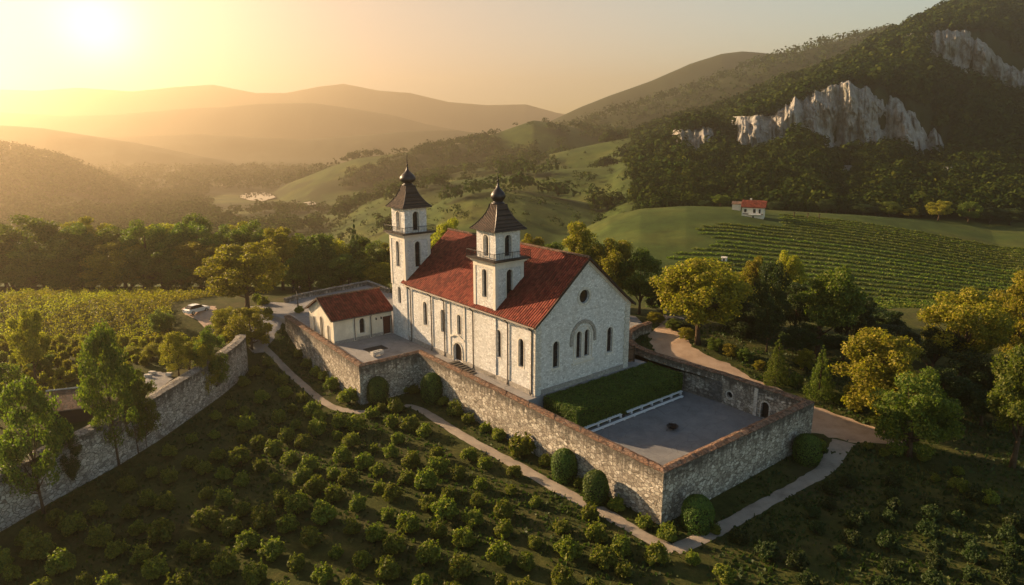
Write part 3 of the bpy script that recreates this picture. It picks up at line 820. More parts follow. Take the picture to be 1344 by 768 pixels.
    f.box(cx - .03, cx + .03, cy - .24, cy + .24, ax - .035, ax + .035)
    f.build('finial_cross', M['iron'], t)
    return t
tower(7.4, 4.45, 15.3, 19.0, 22.0, 22.95, .93, 26.3, 'nearer tower rising through the middle of the roof')
tower(NL + .02, 4.3, 16.1, 19.9, 22.9, 23.9, 1.2, 27.6, 'farther tower at the back end of the nave')

# ------------------------------------------------------------------ chapel
CP0 = (-26.2, 96.1)
chapel = empty('chapel_wing', (CP0[0], CP0[1], 0), TH, 'low cream plastered wing with red roof against the far tower', 'annex building')
CL, CW, CE, CR = 9.7, 8.6, 4.0, 6.3
def chapel_build():
    o = MB().extr([(0, -.5), (CW, -.5), (CW, CE), (CW / 2, CR - .08), (0, CE)], FX, 0, CL).build('wall', M['plaster'], chapel)
    cb = MB()
    hole(cb, FY, 0, -1, 4.6, .85, 1.0, 3.3)
    cb.box(8.25, 9.55, -.5, .3, .05, 2.75)
    for a, w, z0, z1 in ((1.75, .7, .1, 2.6), (4.1, 1.0, .05, 3.5), (6.7, .8, .4, 3.0)): hole(cb, FX, 0, -1, a, w, z0, z1)
    cut(o, cb)
    window(chapel, FY, 0, -1, 4.6, .85, 1.0, 3.3, .3)
    for a, w, z0, z1, nm, m in ((1.75, .7, .1, 2.6, 'narrow_door', 'wood_dark'), (4.1, 1.0, .05, 3.5, 'arched_door', 'wood_brown'), (6.7, .8, .4, 3.0, 'arched_window', 'glass')):
        q = MB().extr(shift(arch(w, z0, z1), a), FX, .30, .27).build(nm, M[m], chapel)
        MB().ring(shift(arch(w + .3, z0 - .02, z1 + .15), a), shift(arch(w, z0 - .02, z1), a), FX, .05, -.05).build('surround', M['stucco'], q)
    dr = MB().box(8.28, 9.52, .2, .26, .05, 2.73).build('door', M['wood_red'], chapel); dr['label'] = 'dark red courtyard door'
    hd = MB().box(8.42, 8.47, .10, .2, 1.15, 1.4).build('handle', M['iron'], dr)
    MB().box(8.13, 8.249, -.06, .05, -.1, 2.9).box(9.551, 9.67, -.06, .05, -.1, 2.9).box(8.25, 9.55, -.06, .05, 2.751, 2.9).build('door_frame', M['wood_red'], dr)
    for x in (3.3, 6.0): MB().box(x - .13, x + .13, -.10, .02, 0, CE - .3).build('pilaster_strip', M['pipe'] if False else M['stucco'], chapel)
    MB().box(.1, 8.12, -.07, .03, -.1, .5).build('plinth', M['plinth'], chapel)
    mb = MB(); rk = (CR - CE) / (CW / 2); ov = .45
    for s in (-1, 1):
        ye = CW / 2 + s * (CW / 2 + ov); ze = CE - ov * rk
        mb.extr([(ye, ze - .02), (CW / 2, CR - .02), (CW / 2, CR + .14), (ye, ze + .14)], FX, -.45, CL + .25)
    r = mb.build('roof', M['roof_chapel'], chapel)
    rc = MB(); x = -.45
    while x < CL: rc.tube([(x, CW / 2, CR + .1), (x + .46, CW / 2, CR + .13)], [.14, .17], 8); x += .44
    rc.build('ridge_tile', M['coping'], r)
    v = MB()
    for s in (-1, 1):
        ye = CW / 2 + s * (CW / 2 + ov + .03); ze = CE - (ov + .03) * rk
        v.extr([(ye, ze - .12), (CW / 2, CR - .12), (CW / 2, CR + .17), (ye, ze + .17)], FX, -.452, -.54)
    v.build('verge_board', M['wood_dark'], r)
    MB().tube([(-.4, -.52, CE - .28), (CL - .1, -.52, CE - .28)], .08, 8).build('gutter', M['pipe'], r)
    for x in (3.3, 6.0):
        MB().tube([(x, -.5, CE - .3), (x, -.2, CE - .7), (x, -.18, .1)], .06, 6).build('drainpipe', M['pipe'], chapel)
    for x in (6.9, 7.75):
        lm = MB().box(x - .03, x + .03, -.22, .0, 2.95, 3.0).lathe([(.03, .1), (.09, .08), (.13, -.2), (.07, -.26)], (x, -.22, 2.92), 8).build('wall_lantern', M['iron'], chapel)
chapel_build()

# ------------------------------------------------------------------ enclosure walls
def offset_line(pts, d):
    out = []
    for i, p in enumerate(pts):
        ns = []
        if i > 0: e = (pts[i] - pts[i - 1]).normalized(); ns.append(Vector((-e.y, e.x)))
        if i < len(pts) - 1: e = (pts[i + 1] - pts[i]).normalized(); ns.append(Vector((-e.y, e.x)))
        n = sum(ns, Vector((0, 0))); n = n / n.dot(ns[0])
        out.append(p + n * d)
    return out
def run(parent, a, b, ai, bi, z0a, z0b, z1a, z1b, mat, holes=None, label=None, cop=True, cop_h=.16, seed=0, cop_out=.1, cmat='coping'):
    mb = MB(); n = max(2, int((b - a).length / 1.2))
    rows = 4
    # grid on both faces so the wall is a little uneven
    def pt(o0, o1, k, j, face, sgn):
        t = k / n; p = o0.lerp(o1, t); zb = z0a + (z0b - z0a) * t; zt = z1a + (z1b - z1a) * t
        z = zb + (zt - zb) * j / rows
        return (p.x, p.y, z)
    vs = []; fs = []
    for face, (o0, o1) in enumerate(((a, b), (ai, bi))):
        for k in range(n + 1):
            for j in range(rows + 1): vs.append(pt(o0, o1, k, j, face, 1))
    W = rows + 1; F = (n + 1) * W
    for k in range(n):
        for j in range(rows):
            q = k * W + j
            fs.append((q, q + W, q + W + 1, q + 1)); fs.append((F + q, F + q + 1, F + q + W + 1, F + q + W))
        t0 = k * W + rows; fs.append((t0, t0 + W, F + t0 + W, F + t0)); b0 = k * W; fs.append((b0, F + b0, F + b0 + W, b0 + W))
    for j in range(rows):
        fs.append((j, j + 1, F + j + 1, F + j)); q = n * W + j; fs.append((q, F + q, F + q + 1, q + 1))
    mb.add(vs, fs)
    o = mb.build('wall_run', mat, parent)
    if label: o['label'] = label
    if holes: cut(o, holes)
    if cop:
        cm = MB(); L = (b - a).length; rr = random.Random(seed + 5); s = 0
        mid0, mid1 = (a + ai) / 2, (b + bi) / 2
        while s < L - .02:
            w = rr.uniform(.42, .8); e = min(s + w, L)
            if L - e < .3: e = L
            t0, t1 = s / L, (e - .012) / L
            j = rr.uniform(-.03, .03); jz = rr.uniform(-.025, .03)
            P = []
            for t in (t0, t1):
                oo, ii = a.lerp(b, t), ai.lerp(bi, t); dd = (oo - ii).normalized()
                P.append((oo + dd * (cop_out + j), ii - dd * (cop_out - j), z1a + (z1b - z1a) * t))
            (o0, i0, za), (o1, i1, zb) = P
            c0, c1 = (o0 + i0) / 2, (o1 + i1) / 2
            za += .003; zb += .003
            v = [(o0.x, o0.y, za), (o1.x, o1.y, zb), (i1.x, i1.y, zb), (i0.x, i0.y, za)]
            h = cop_h + jz
            v += [(o0.x, o0.y, za + h * .55), (o1.x, o1.y, zb + h * .55), (i1.x, i1.y, zb + h * .55), (i0.x, i0.y, za + h * .55)]
            v += [(c0.x, c0.y, za + h * 1.5), (c1.x, c1.y, zb + h * 1.5)]
            cm.add(v, [(0, 1, 5, 4), (2, 3, 7, 6), (4, 5, 9, 8), (6, 7, 8, 9), (0, 4, 8, 7, 3), (1, 2, 6, 9, 5), (0, 3, 2, 1)])
            s = e
        cm.build('coping', M[cmat], o)
    return o

ENC = [W_FARLEFT, W_OUT, W_IN, W_FRONT, W_RIGHT, Vector((27.3, 81.6)), Vector((23.0, 86.2)), Vector((19.6, 90.2)), Vector((18.0, 93.2)), Vector((17.6, 96.4)), Vector((18.3, 99.6)), Vector((19.9, 102.2)), Vector((22.3, 104.4))]
ENC = [Vector(p[:2]) for p in ENC]
ENI = offset_line(ENC, .9)
encl = empty('enclosure_wall', (13.7, 56, -4.4), 0, 'tall rubble-stone wall with reddish coping enclosing the church courtyards', 'stone wall')
encl_inv = Matrix.Translation(Vector((-13.7, -56, 4.4)))
LBL = ['sunlit run left of the cream wing', 'short shaded return run', 'long sunlit run along the church', 'shaded front run of the paved terrace', None]
rr_dir = Vector(A2)
def enc_build():
    objs = []
    for i in range(len(ENC) - 1):
        a, b, ai, bi = ENC[i], ENC[i + 1], ENI[i], ENI[i + 1]
        zt = .92 if i < 8 else .92
        zb0, zb1 = -5.2, -5.2
        if i == 0: zb0 = -4.2
        if i >= 5: zb0 = zb1 = -4.6
        holes = None
        if i == 4:
            holes = MB(); ax = (bi - ai).normalized(); nx = Vector((-ax.y, ax.x)) * 1
            nin = (ai - a).normalized(); nin = Vector((-ax.y, ax.x)); 
            if nin.dot(ENI[2] - ai) < 0: nin = -nin
            fn = lambda u, z, dd: (*(ai + ax * u + nin * dd), z)
            for u, w, z0, z1 in ((4.6, 1.05, -2.75, -.65), (15.0, .62, -2.3, -.2)): holes.extr(shift(arch(w, z0, z1), u), fn, -.4, .5)
            holes.extr(circle(9.6, -1.35, .42, 16), fn, -.4, .5)
        o = run(encl, a, b, ai, bi, zb0, zb1, zt, zt, M['wall_stone'], holes, LBL[i] if i < 4 else ('inner wall run with small door and windows' if i == 4 else None), seed=i)
        objs.append(o)
    for o in encl.children:
        o.location = (-13.7, -56, 4.4)
    a, b, ai, bi = ENC[4], ENC[5], ENI[4], ENI[5]; ax = (bi - ai).normalized(); nin = Vector((-ax.y, ax.x))
    if nin.dot(ENI[2] - ai) < 0: nin = -nin
    fn = lambda u, z, dd: (*(ai + ax * u + nin * dd), z)
    for u, w, z0, z1, nm, m in ((4.6, 1.05, -2.75, -.65, 'door', 'wood_dark'), (15.0, .62, -2.3, -.2, 'slit_window', 'glass')):
        q = MB().extr(shift(arch(w, z0, z1), u), fn, -.38, -.34).build(nm, M[m], encl, loc=(-13.7, -56, 4.4))
        MB().ring(shift(arch(w + .34, z0 - .02, z1 + .17), u), shift(arch(w, z0 - .02, z1), u), fn, -.04, .05).build('surround', M['quoin'], q)
    q = MB().extr(circle(9.6, -1.35, .42, 16), fn, -.38, -.34).build('round_window', M['glass'], encl, loc=(-13.7, -56, 4.4))
    MB().ring(circle(9.6, -1.35, .58, 16), circle(9.6, -1.35, .42, 16), fn, -.04, .05).build('surround', M['quoin'], q)
    # pale pilaster left of the small door
    MB().extr([(5.7, -2.8), (6.15, -2.8), (6.15, .7), (5.7, .7)], fn, -.03, .10).build('pilaster_strip', M['quoin'], encl, loc=(-13.7, -56, 4.4))
    MB().extr([(3.6, -.05), (4.6, -.05), (4.6, .12), (3.6, .12)], fn, -.03, .16).build('stone_bracket', M['quoin'], encl, loc=(-13.7, -56, 4.4))
enc_build()

# retaining wall of the left vineyard
lw = empty('vineyard_wall', (-44, 62, -4.4), 0, 'long curving grey rubble wall holding up the vineyard on the left', 'retaining wall')
LWP = [Vector((x - .1, y)) for y, x in LW] + [Vector((-40.6, 99.5))]
LWO = offset_line(LWP, 1.3)
for i in range(len(LWP) - 1):
    zt = [.8, .8, .85, .9, .9, .9, .9, .95, .9, .6]
    o = run(lw, LWP[i], LWP[i + 1], LWO[i], LWO[i + 1], -5.4, -5.4, zt[i] - .1, zt[i + 1] - .1, M['wall_stone_low'], seed=20 + i, cop_h=.12, cmat='coping_grey')
for o in lw.children: o.location = (44, -62, 4.4)

# wall behind the forecourt
fw = empty('forecourt_wall', (-31, 136, 0), 0, 'low stone wall along the far edge of the forecourt', 'stone wall')
FWP = [on_z(372, 391, .9).xy, on_z(395, 384.5, .9).xy, on_z(440, 376, .9).xy, on_z(484, 367.5, .9).xy, on_z(500, 373.5, .9).xy, on_z(512, 378.5, .9).xy]
FWO = offset_line(FWP, -.6)
for i in range(len(FWP) - 1): run(fw, FWP[i], FWP[i + 1], FWO[i], FWO[i + 1], -2.5, -2.5, .75, .75, M['wall_stone_low'], seed=40 + i, cop_h=.14, cmat='coping_grey')
for o in fw.children: o.location = (31, -136, 0)

# ------------------------------------------------------------------ courtyard, terrace, roads and paths
cw = lambda x, y: loc2w(CH, TH, x, y)
def isect(p, d, q, e):
    den = d.x * e.y - d.y * e.x; t = ((q.x - p.x) * e.y - (q.y - p.y) * e.x) / den
    return p + d * t
bdir = Vector((math.cos(TH), math.sin(TH)))
line_p = cw(0, -.35)
K1 = isect(line_p, bdir, ENI[2], ENI[3] - ENI[2]); K2 = isect(line_p, bdir, ENI[4], ENI[5] - ENI[4])
eps = Vector((0, 0))
court = [ENI[0], ENI[1], ENI[2], K1, K2] + ENI[5:]
court += [Vector((21, 112)), Vector((0, 122)), FWP[5] + Vector((3, -4)), FWP[5], FWP[4], FWP[3], FWP[2], FWP[1], FWP[0], Vector((-46, 122)), Vector((-43.5, 115))]
def inset(poly, d=.0): return poly
cp = MB().prism([p for p in court], -3.3, 0.0).build('courtyard', M['paving']); cp['kind'] = 'structure'
te = MB().prism([K1, ENI[3], ENI[4], K2], -3.6, -2.8).build('terrace_floor', M['terrace']); te['kind'] = 'structure'

def road(name, pts, w, mat, lift=.05, n=70):
    l, r = centre(pts, w); return strip(name, l, r, M[mat], lift, n)
road('garden_path', [G2(340, 452), G2(365, 474), G2(395, 503), G2(425, 528), G2(450, 538), G2(478, 541), G2(520, 534), G2(543, 534), G2(575, 552), G2(620, 580), G2(680, 613), G2(740, 646), G2(800, 678), G2(850, 706), G2(886, 723)], [1.0, 1.1, 1.2, 1.2, 1.2, 1.2, 1.0, 1.1, 1.25, 1.35, 1.45, 1.5, 1.5, 1.5, 1.5], 'path', .05, 110)
road('side_path', [G2(884, 722), G2(930, 702), G2(980, 675), G2(1030, 648), G2(1075, 622), G2(1095, 600), G2(1108, 580)], [1.5, 1.5, 1.5, 1.5, 1.6, 2.0, 2.6], 'path', .06, 60)
nB = Vector(B2)
road('sandy_road', [Vector((45.6, 72.2)), Vector((42.6, 73.9)), Vector((38.6, 76.6)), Vector((34.2, 82.0)), Vector((30.6, 87.0)), Vector((27.2, 92.0)), Vector((24.2, 97.0)), Vector((24.6, 102.5)), Vector((27, 108)), Vector((28, 116))], [1.6, 4.6, 7.0, 6.8, 6.6, 6.6, 6.2, 5.4, 4.6, 4], 'road', .05, 80)
road('forecourt_road', [Vector((-47.5, 119.5)), Vector((-45.5, 117)), Vector((-43.2, 113.5)), Vector((-41, 109)), Vector((-40.2, 102))], [3, 5, 5.5, 4.6, 2.6], 'paving', .05, 40)
dl = [ground(238, 404).xy, ground(240, 410).xy, ground(258, 421).xy, ground(272, 433).xy]
dr_ = [ground(284, 402).xy, ground(281, 410).xy, ground(279, 421).xy, ground(279, 434).xy]
strip('vineyard_drive', dl, dr_, M['drive'], .06, 20)

# steps from the door down the side passage
st = empty('cellar_steps', (*cw(-1.6, 13.2), 0), TH, 'dark stone steps beside the arched church door', 'steps')
for k in range(7):
    MB().box(-.95, .95, -2.4 + k * .62, -1.785 + k * .62, .004, .10 + .09 * k).build('step', M['dark_fill'], st)

# flat iron grate in the court
gr = empty('floor_grate', (*on_z(493, 458, 0).xy, .004), TH, 'dark square grate set in the courtyard paving', 'grate')
g = MB().box(-1.5, 1.5, -1.0, 1.0, 0, .03); gf = g.build('grate_bed', M['dark_fill'], gr)
g = MB()
for k in range(13): g.box(-1.44 + k * .24 - .05, -1.44 + k * .24 + .05, -.97, .97, .031, .06)
g.build('grate_bars', M['iron'], gr)
# pale stone trough near the parapet
p = on_z(495, 467, 0)
tr = empty('stone_trough', (*p.xy, .0), TH + .1, 'small pale stone trough beside the courtyard parapet', 'trough')
MB().box(-.9, .9, -.4, -.26, .25, .7).box(-.9, .9, .26, .4, .25, .7).box(-.9, -.76, -.259, .259, .25, .7).box(.76, .9, -.259, .259, .25, .7).box(-.759, .759, -.259, .259, .25, .4).build('basin', M['quoin'], tr)
for s in (-.55, .55): MB().box(s - .15, s + .15, -.3, .3, 0, .249).build('foot', M['quoin'], tr)
# ------------------------------------------------------------------ foliage
def m_leaf(name, c0, c1, c2, tr=.42, tcol=(1.2, 1.5, .5), spec=.2):
    t = NT(name)
    oi = t.new('ShaderNodeObjectInfo'); ge = t.new('ShaderNodeNewGeometry')
    c = t.ramp(ge.outputs['Random Per Island'], [(0, c0), (.5, c1), (1, c2)])
    if spec == 0:
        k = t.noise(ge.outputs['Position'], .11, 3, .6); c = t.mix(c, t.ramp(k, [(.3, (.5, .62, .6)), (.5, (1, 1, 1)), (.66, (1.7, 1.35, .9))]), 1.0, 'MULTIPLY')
    hv = t.new('ShaderNodeHueSaturation')
    t.l(t.math('ADD', .485, t.math('MULTIPLY', oi.outputs['Random'], .03)), hv.inputs['Hue'])
    t.l(t.math('ADD', .8, t.math('MULTIPLY', oi.outputs['Random'], .45)), hv.inputs['Value'])
    t.l(c, hv.inputs['Color'])
    return t.finish(hv.outputs[0], .6 if spec else 1.0, None, spec=spec, trans=(tcol, tr))
M['leaf_gold'] = m_leaf('golden_leaves', (.14, .13, .015), (.235, .205, .022), (.34, .27, .03))
M['leaf_green'] = m_leaf('green_leaves', (.05, .08, .013), (.10, .13, .02), (.16, .17, .026))
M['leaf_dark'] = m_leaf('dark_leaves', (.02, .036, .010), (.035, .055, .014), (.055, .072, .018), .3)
M['leaf_vine'] = m_leaf('vine_leaves', (.12, .12, .014), (.22, .19, .022), (.31, .24, .03), .5)
M['leaf_bush'] = m_leaf('bush_leaves', (.06, .085, .013), (.14, .155, .02), (.23, .21, .028), .38)
M['leaf_hedge'] = m_leaf('clipped_leaves', (.035, .07, .012), (.07, .115, .018), (.11, .15, .024), .25)
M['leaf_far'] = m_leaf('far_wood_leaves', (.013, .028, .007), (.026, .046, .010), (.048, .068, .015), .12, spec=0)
M['core'] = m_plain('twig_core', (.018, .022, .008), .95, .3, 3)

def leaves(c, size, rs, up=.0, asp=1.7, outward=None, ow=.0):
    """rhombic leaves at the points c (n,3)"""
    n = len(c)
    a = rs.normal(size=(n, 3)); 
    nr = rs.normal(size=(n, 3))
    if outward is not None: nr = nr * (1 - ow) + outward * ow * 1.8
    nr[:, 2] += up
    nr /= np.linalg.norm(nr, axis=1, keepdims=True) + 1e-9
    a -= nr * (a * nr).sum(1, keepdims=True); a /= np.linalg.norm(a, axis=1, keepdims=True) + 1e-9
    b = np.cross(nr, a)
    s = size * rs.uniform(.65, 1.35, (n, 1))
    L = a * s * .5 * asp ** .5; W = b * s * .5 / asp ** .5
    bend = nr * s * .12
    return np.stack([c - L, c + W + bend, c + L, c - W + bend], 1)

def clumps(kind, rs):
    """clump centres (n,3), radii, for a tree of unit height 1 and crown radius 1"""
    out = []
    if kind == 'round':
        while len(out) < 62:
            p = rs.uniform(-1, 1, 3)
            r = np.linalg.norm(p)
            if r > 1 or r < .25 or rs.rand() > r ** 1.2: continue
            if p[2] < -.75: continue
            z = .60 + p[2] * .37
            w = 1.0 if p[2] > -.3 else .9
            out.append((p[0] * .86 * w, p[1] * .86 * w, z, rs.uniform(.17, .27)))
    elif kind == 'tall':
        while len(out) < 66:
            t = rs.rand(); z = .22 + .76 * t
            rad = math.sin(PI * min(max((t * .84 + .12), 0), 1)) ** .6
            r = rad * math.sqrt(rs.uniform(.1, 1)); a = rs.uniform(0, 2 * PI)
            out.append((r * .88 * math.cos(a), r * .88 * math.sin(a), z, rs.uniform(.17, .28)))
    elif kind == 'shaggy':
        lob = [(rs.uniform(-.5, .5), rs.uniform(-.5, .5), rs.uniform(.38, .82), rs.uniform(.35, .55)) for _ in range(9)]
        while len(out) < 68:
            l = lob[rs.randint(9)]; p = rs.normal(size=3); p /= np.linalg.norm(p); q = rs.uniform(.5, 1)
            x, y, z = l[0] + p[0] * l[3] * q, l[1] + p[1] * l[3] * q, l[2] + p[2] * l[3] * .36 * q
            if z < .14 or z > .97: continue
            out.append((x, y, z, rs.uniform(.15, .25)))
    elif kind == 'conifer':
        for k in range(13):
            t = k / 12; z = .08 + .88 * t; rad = (1 - t) ** .85 * .92 + .03
            n = max(1, int(9 * (1 - t) + 1.5))
            for i in range(n):
                a = 2 * PI * (i + rs.rand() * .6) / n + k; r = rad * rs.uniform(.55, 1)
                out.append((r * math.cos(a), r * math.sin(a), z - .03 * r, .20 * (1 - t) + .07))
    elif kind == 'low':       # leafy to the ground
        while len(out) < 60:
            p = rs.uniform(-1, 1, 3); r = np.linalg.norm(p)
            if r > 1 or r < .3 or p[2] < -.9: continue
            out.append((p[0] * .86, p[1] * .86, .46 + p[2] * .44, rs.uniform(.18, .28)))
    return out

def make_variant(kind, seed, leaf, leafsize, count, H=10.0, RAD=4.0, bark='bark'):
    rs = np.random.RandomState(seed)
    cl = clumps(kind, rs); per = count // len(cl); pts = []; outw = []
    for x, y, z, r in cl:
        d = rs.normal(size=(per, 3)); d /= np.linalg.norm(d, axis=1, keepdims=True) + 1e-9
        q = rs.uniform(.25, 1, (per, 1)) ** .6
        cc = np.array([x * RAD, y * RAD, z * H])
        rr = r * RAD
        sc = np.array([rr * 1.1, rr * 1.1, rr * .85]) * rs.uniform(.85, 1.15, 3)
        pts.append(cc + d * q * sc); outw.append(d)
    p = np.concatenate(pts); o = np.concatenate(outw)
    p[:, 2] = np.maximum(p[:, 2], .12)
    crown = quads_mesh('crown', leaves(p, leafsize, rs, .15, 1.6, o, .35).astype(np.float32), M[leaf])
    rr = random.Random(seed); mb = MB()
    top = .80 if kind != 'low' else .6
    r0 = .026 * H if kind not in ('tall',) else .018 * H
    trunk = []; rad = []
    ax = rr.uniform(0, 6.28)
    for k in range(7):
        t = k / 6; trunk.append((math.cos(ax) * .12 * math.sin(t * 3) * RAD * .4, math.sin(ax) * .12 * math.sin(t * 2.3) * RAD * .4, -.25 + (top * H + .25) * t)); rad.append(r0 * ((1.25 if k == 0 else 1.0) * (1 - t * .82)))
    mb.tube(trunk, rad, 8)
    if kind != 'conifer':
        for i in rs.choice(len(cl), min(16, len(cl)), replace=False):
            x, y, z, r = cl[i]
            zz = max(z * H * .55, .14 * H) * rr.uniform(.8, 1.0); t = (zz + .25) / (top * H + .25)
            k = min(int(t * 6), 5); f = t * 6 - k
            b = Vector(trunk[k]).lerp(Vector(trunk[k + 1]), f); e = Vector((x * RAD, y * RAD, z * H))
            m = b.lerp(e, .5) + Vector((0, 0, -.03 * H)); rr0 = r0 * (1 - t * .8) * .5
            mb.tube([b, m, b.lerp(e, .93)], [rr0, rr0 * .6, rr0 * .18], 5)
    tr = mb.mesh('trunk', M[bark], True)
    return tr, crown, H, RAD
VAR = {}
def variant(key):
    kind, leaf, n = key
    if key not in VAR:
        VAR[key] = make_variant(kind, 100 + n * 13 + sum(map(ord, kind + leaf)), 'leaf_' + leaf, .22 if kind != 'conifer' else .2, {'conifer': 9000, 'tall': 11500}.get(kind, 16500))
    return VAR[key]
def tree(kind, leaf, n, p, h, w, label, cat='tree', group=None, name=None, rz=None):
    tr, cr, H, RAD = variant((kind, leaf, n))
    o = empty(name or {'conifer': 'conifer_tree', 'low': 'bushy_tree'}.get(kind, 'broadleaf_tree'), p, R.uniform(0, 6.28) if rz is None else rz, label, cat, group)
    o.scale = (w / 2 / RAD, w / 2 / RAD, h / H)
    link('trunk', tr, o); link('crown', cr, o)
    return o
def tree_base(kind, leaf, n, px, py, ytop, wpx, label, **k):        # foot seen in the photo
    p = ground(px, py); d = p.y * CP + (CAMH - p.z) * SP
    return tree(kind, leaf, n, p, z_at(ytop, p.y) - p.z, wpx * d / FOC, label, **k)
def tree_far(kind, leaf, n, px, Y, ytop, wpx, label, **k):          # foot hidden, at distance Y
    x = x_at(px, Y, -3); z = gz(x, Y); d = Y * CP + (CAMH - z) * SP
    return tree(kind, leaf, n, Vector((x, Y, z)), z_at(ytop, Y) - z, wpx * d / FOC, label, **k)

# --- the belt behind the left vineyard
BG, BL = 'trees in the hazy belt behind the left vineyard', 'tall tree in the unbroken hazy belt behind the left vineyard'
for i, (px, Y, yt, w) in enumerate([(-150, 150, 290, 80), (-105, 148, 284, 80), (-60, 152, 292, 84), (-22, 150, 288, 74), (14, 160, 297, 62), (43, 150, 279, 78), (70, 156, 283, 66), (96, 150, 289, 62), (122, 156, 285, 62), (150, 150, 290, 64), (172, 158, 294, 58), (196, 150, 287, 58), (222, 156, 284, 62), (246, 150, 290, 56), (262, 158, 283, 54), (286, 152, 286, 58), (312, 158, 291, 58), (336, 152, 288, 56),
        (358, 162, 293, 54), (108, 146, 305, 66), (165, 146, 310, 66), (60, 146, 308, 70), (215, 146, 306, 66), (10, 146, 312, 66), (268, 146, 310, 62), (318, 147, 312, 60), (36, 144, 330, 50), (86, 144, 326, 52), (140, 144, 328, 52), (190, 144, 326, 52), (240, 144, 330, 50), (292, 145, 328, 50), (-20, 145, 325, 60), (-60, 145, 320, 60)]):
    tree_far('low' if Y < 150 else ('low', 'shaggy', 'round')[i % 3], 'green' if i % 4 else 'gold', i % 2, px, Y, yt, w * 1.22, BL, group=BG)
B2G, B2L = 'trees crowding behind the forecourt wall', 'green-gold tree in the crowd just behind the forecourt wall'
for i, (px, Y, yt, w) in enumerate([(372, 141, 297, 60), (398, 146, 300, 56), (424, 143, 301, 56), (448, 147, 306, 50), (470, 150, 304, 48), (492, 143, 310, 50), (516, 148, 318, 46), (408, 139, 326, 52), (460, 139.5, 330, 52), (500, 139, 338, 46), (386, 137, 334, 44), (436, 139, 340, 46)]):
    tree_far(('shaggy', 'low')[i % 2], ('gold', 'green', 'green')[i % 3], i % 2, px, Y, yt, w * 1.1, B2L, group=B2G)
tree_far('conifer', 'dark', 0, 469, 146, 286, 26, 'dark pointed conifer poking above the trees behind the forecourt wall')
tree_base('round', 'gold', 0, 325, 409, 319, 108, 'big round golden tree standing alone beside the forecourt road')
tree_base('low', 'gold', 0, 330, 459, 399, 66, 'bushy golden-green tree at the end of the curving vineyard wall')
tree_base('low', 'gold', 1, 296, 440, 400, 40, 'small golden bushy tree between the vineyard drive and the wall end')
# --- behind the church
for px, Y, yt, w, kd, lf, lb in [(590, 128, 286, 62, 'shaggy', 'gold', 'yellow-green tree rising behind the church roof between the two towers'), (560, 132, 300, 44, 'round', 'gold', 'yellowish tree behind the farther tower on its right'),
        (697, 128, 306, 44, 'round', 'gold', 'small golden treetop over the ridge right of the nearer tower'), (757, 122, 289, 64, 'shaggy', 'gold', 'golden tree behind the church roof left of the gable peak'),
        (800, 118, 311, 66, 'round', 'gold', 'round yellow-green tree behind the gable peak'), (838, 116, 328, 60, 'round', 'green', 'deep green tree right of the gable slope'),
        (728, 132, 312, 44, 'shaggy', 'green', 'green treetop low behind the church ridge'), (640, 131, 305, 46, 'shaggy', 'green', 'green treetop hidden mostly by the nearer tower'), (778, 128, 318, 56, 'tall', 'dark', 'dark treetop between two golden trees behind the gable')]:
    tree_far(kd, lf, 0, px, Y, yt, w, lb)
# --- right-hand wood by the road
tree_base('round', 'gold', 1, 916, 452, 333, 122, 'broad golden tree with forked trunk right of the church by the road')
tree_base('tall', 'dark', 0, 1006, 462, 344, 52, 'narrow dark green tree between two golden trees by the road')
tree_base('shaggy', 'green', 1, 1072, 470, 341, 104, 'tall wide yellow-green tree in the middle of the wood right of the road')
tree_far('shaggy', 'gold', 0, 985, 118, 336, 48, 'pale golden treetop behind the narrow dark tree')
tree_far('round', 'gold', 0, 1028, 122, 329, 46, 'tawny treetop behind the tall wide yellow-green tree')
tree_base('conifer', 'green', 0, 1018, 503, 439, 34, 'small pointed conifer beside the sandy road, taller and nearer the church')
tree_base('conifer', 'green', 1, 1074, 522, 452, 40, 'small pointed conifer beside the sandy road, nearer the enclosure corner')
tree_base('low', 'gold', 0, 1152, 548, 422, 118, 'large shaggy golden-green tree at the bend of the sandy road')
tree_base('low', 'green', 1, 1194, 600, 474, 104, 'dense dark green tree in front of the shaggy golden one at the road bend')
tree_far('round', 'gold', 1, 1258, 92, 378, 104, 'rounded golden tree on the right with the hillside vineyard behind it')
tree_far('tall', 'gold', 0, 1330, 96, 361, 84, 'thin-branched golden tree at the far right edge of the wood')
tree_base('shaggy', 'green', 0, 1328, 614, 434, 112, 'tall bright green tree at the right edge of the picture')
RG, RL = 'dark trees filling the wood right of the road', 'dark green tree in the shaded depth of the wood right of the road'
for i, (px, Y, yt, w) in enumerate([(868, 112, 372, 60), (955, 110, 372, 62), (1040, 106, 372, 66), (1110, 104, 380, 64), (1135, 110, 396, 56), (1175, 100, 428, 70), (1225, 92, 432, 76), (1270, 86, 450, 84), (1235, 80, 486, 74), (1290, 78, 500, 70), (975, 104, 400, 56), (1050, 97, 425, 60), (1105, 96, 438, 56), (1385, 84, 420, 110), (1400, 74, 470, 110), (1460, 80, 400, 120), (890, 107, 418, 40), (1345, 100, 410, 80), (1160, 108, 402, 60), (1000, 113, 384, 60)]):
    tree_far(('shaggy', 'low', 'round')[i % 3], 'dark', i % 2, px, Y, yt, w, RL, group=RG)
UG, UL = 'low undergrowth bushes along the roadside', 'low leafy undergrowth bush along the upper edge of the sandy road'
for i, (px, py, w, h) in enumerate([(860, 424, 26, 16), (884, 434, 24, 16), (900, 446, 24, 18), (938, 460, 26, 18), (958, 468, 24, 18), (976, 474, 24, 18), (996, 486, 20, 14), (1044, 508, 22, 20), (1054, 486, 30, 30), (1100, 530, 24, 16), (1122, 540, 26, 18), (1148, 556, 22, 16)]):
    tree_base('low', 'green' if i % 2 else 'gold', i % 2, px, py, py - h, w, UL, cat='bush', group=UG, name='undergrowth_bush')
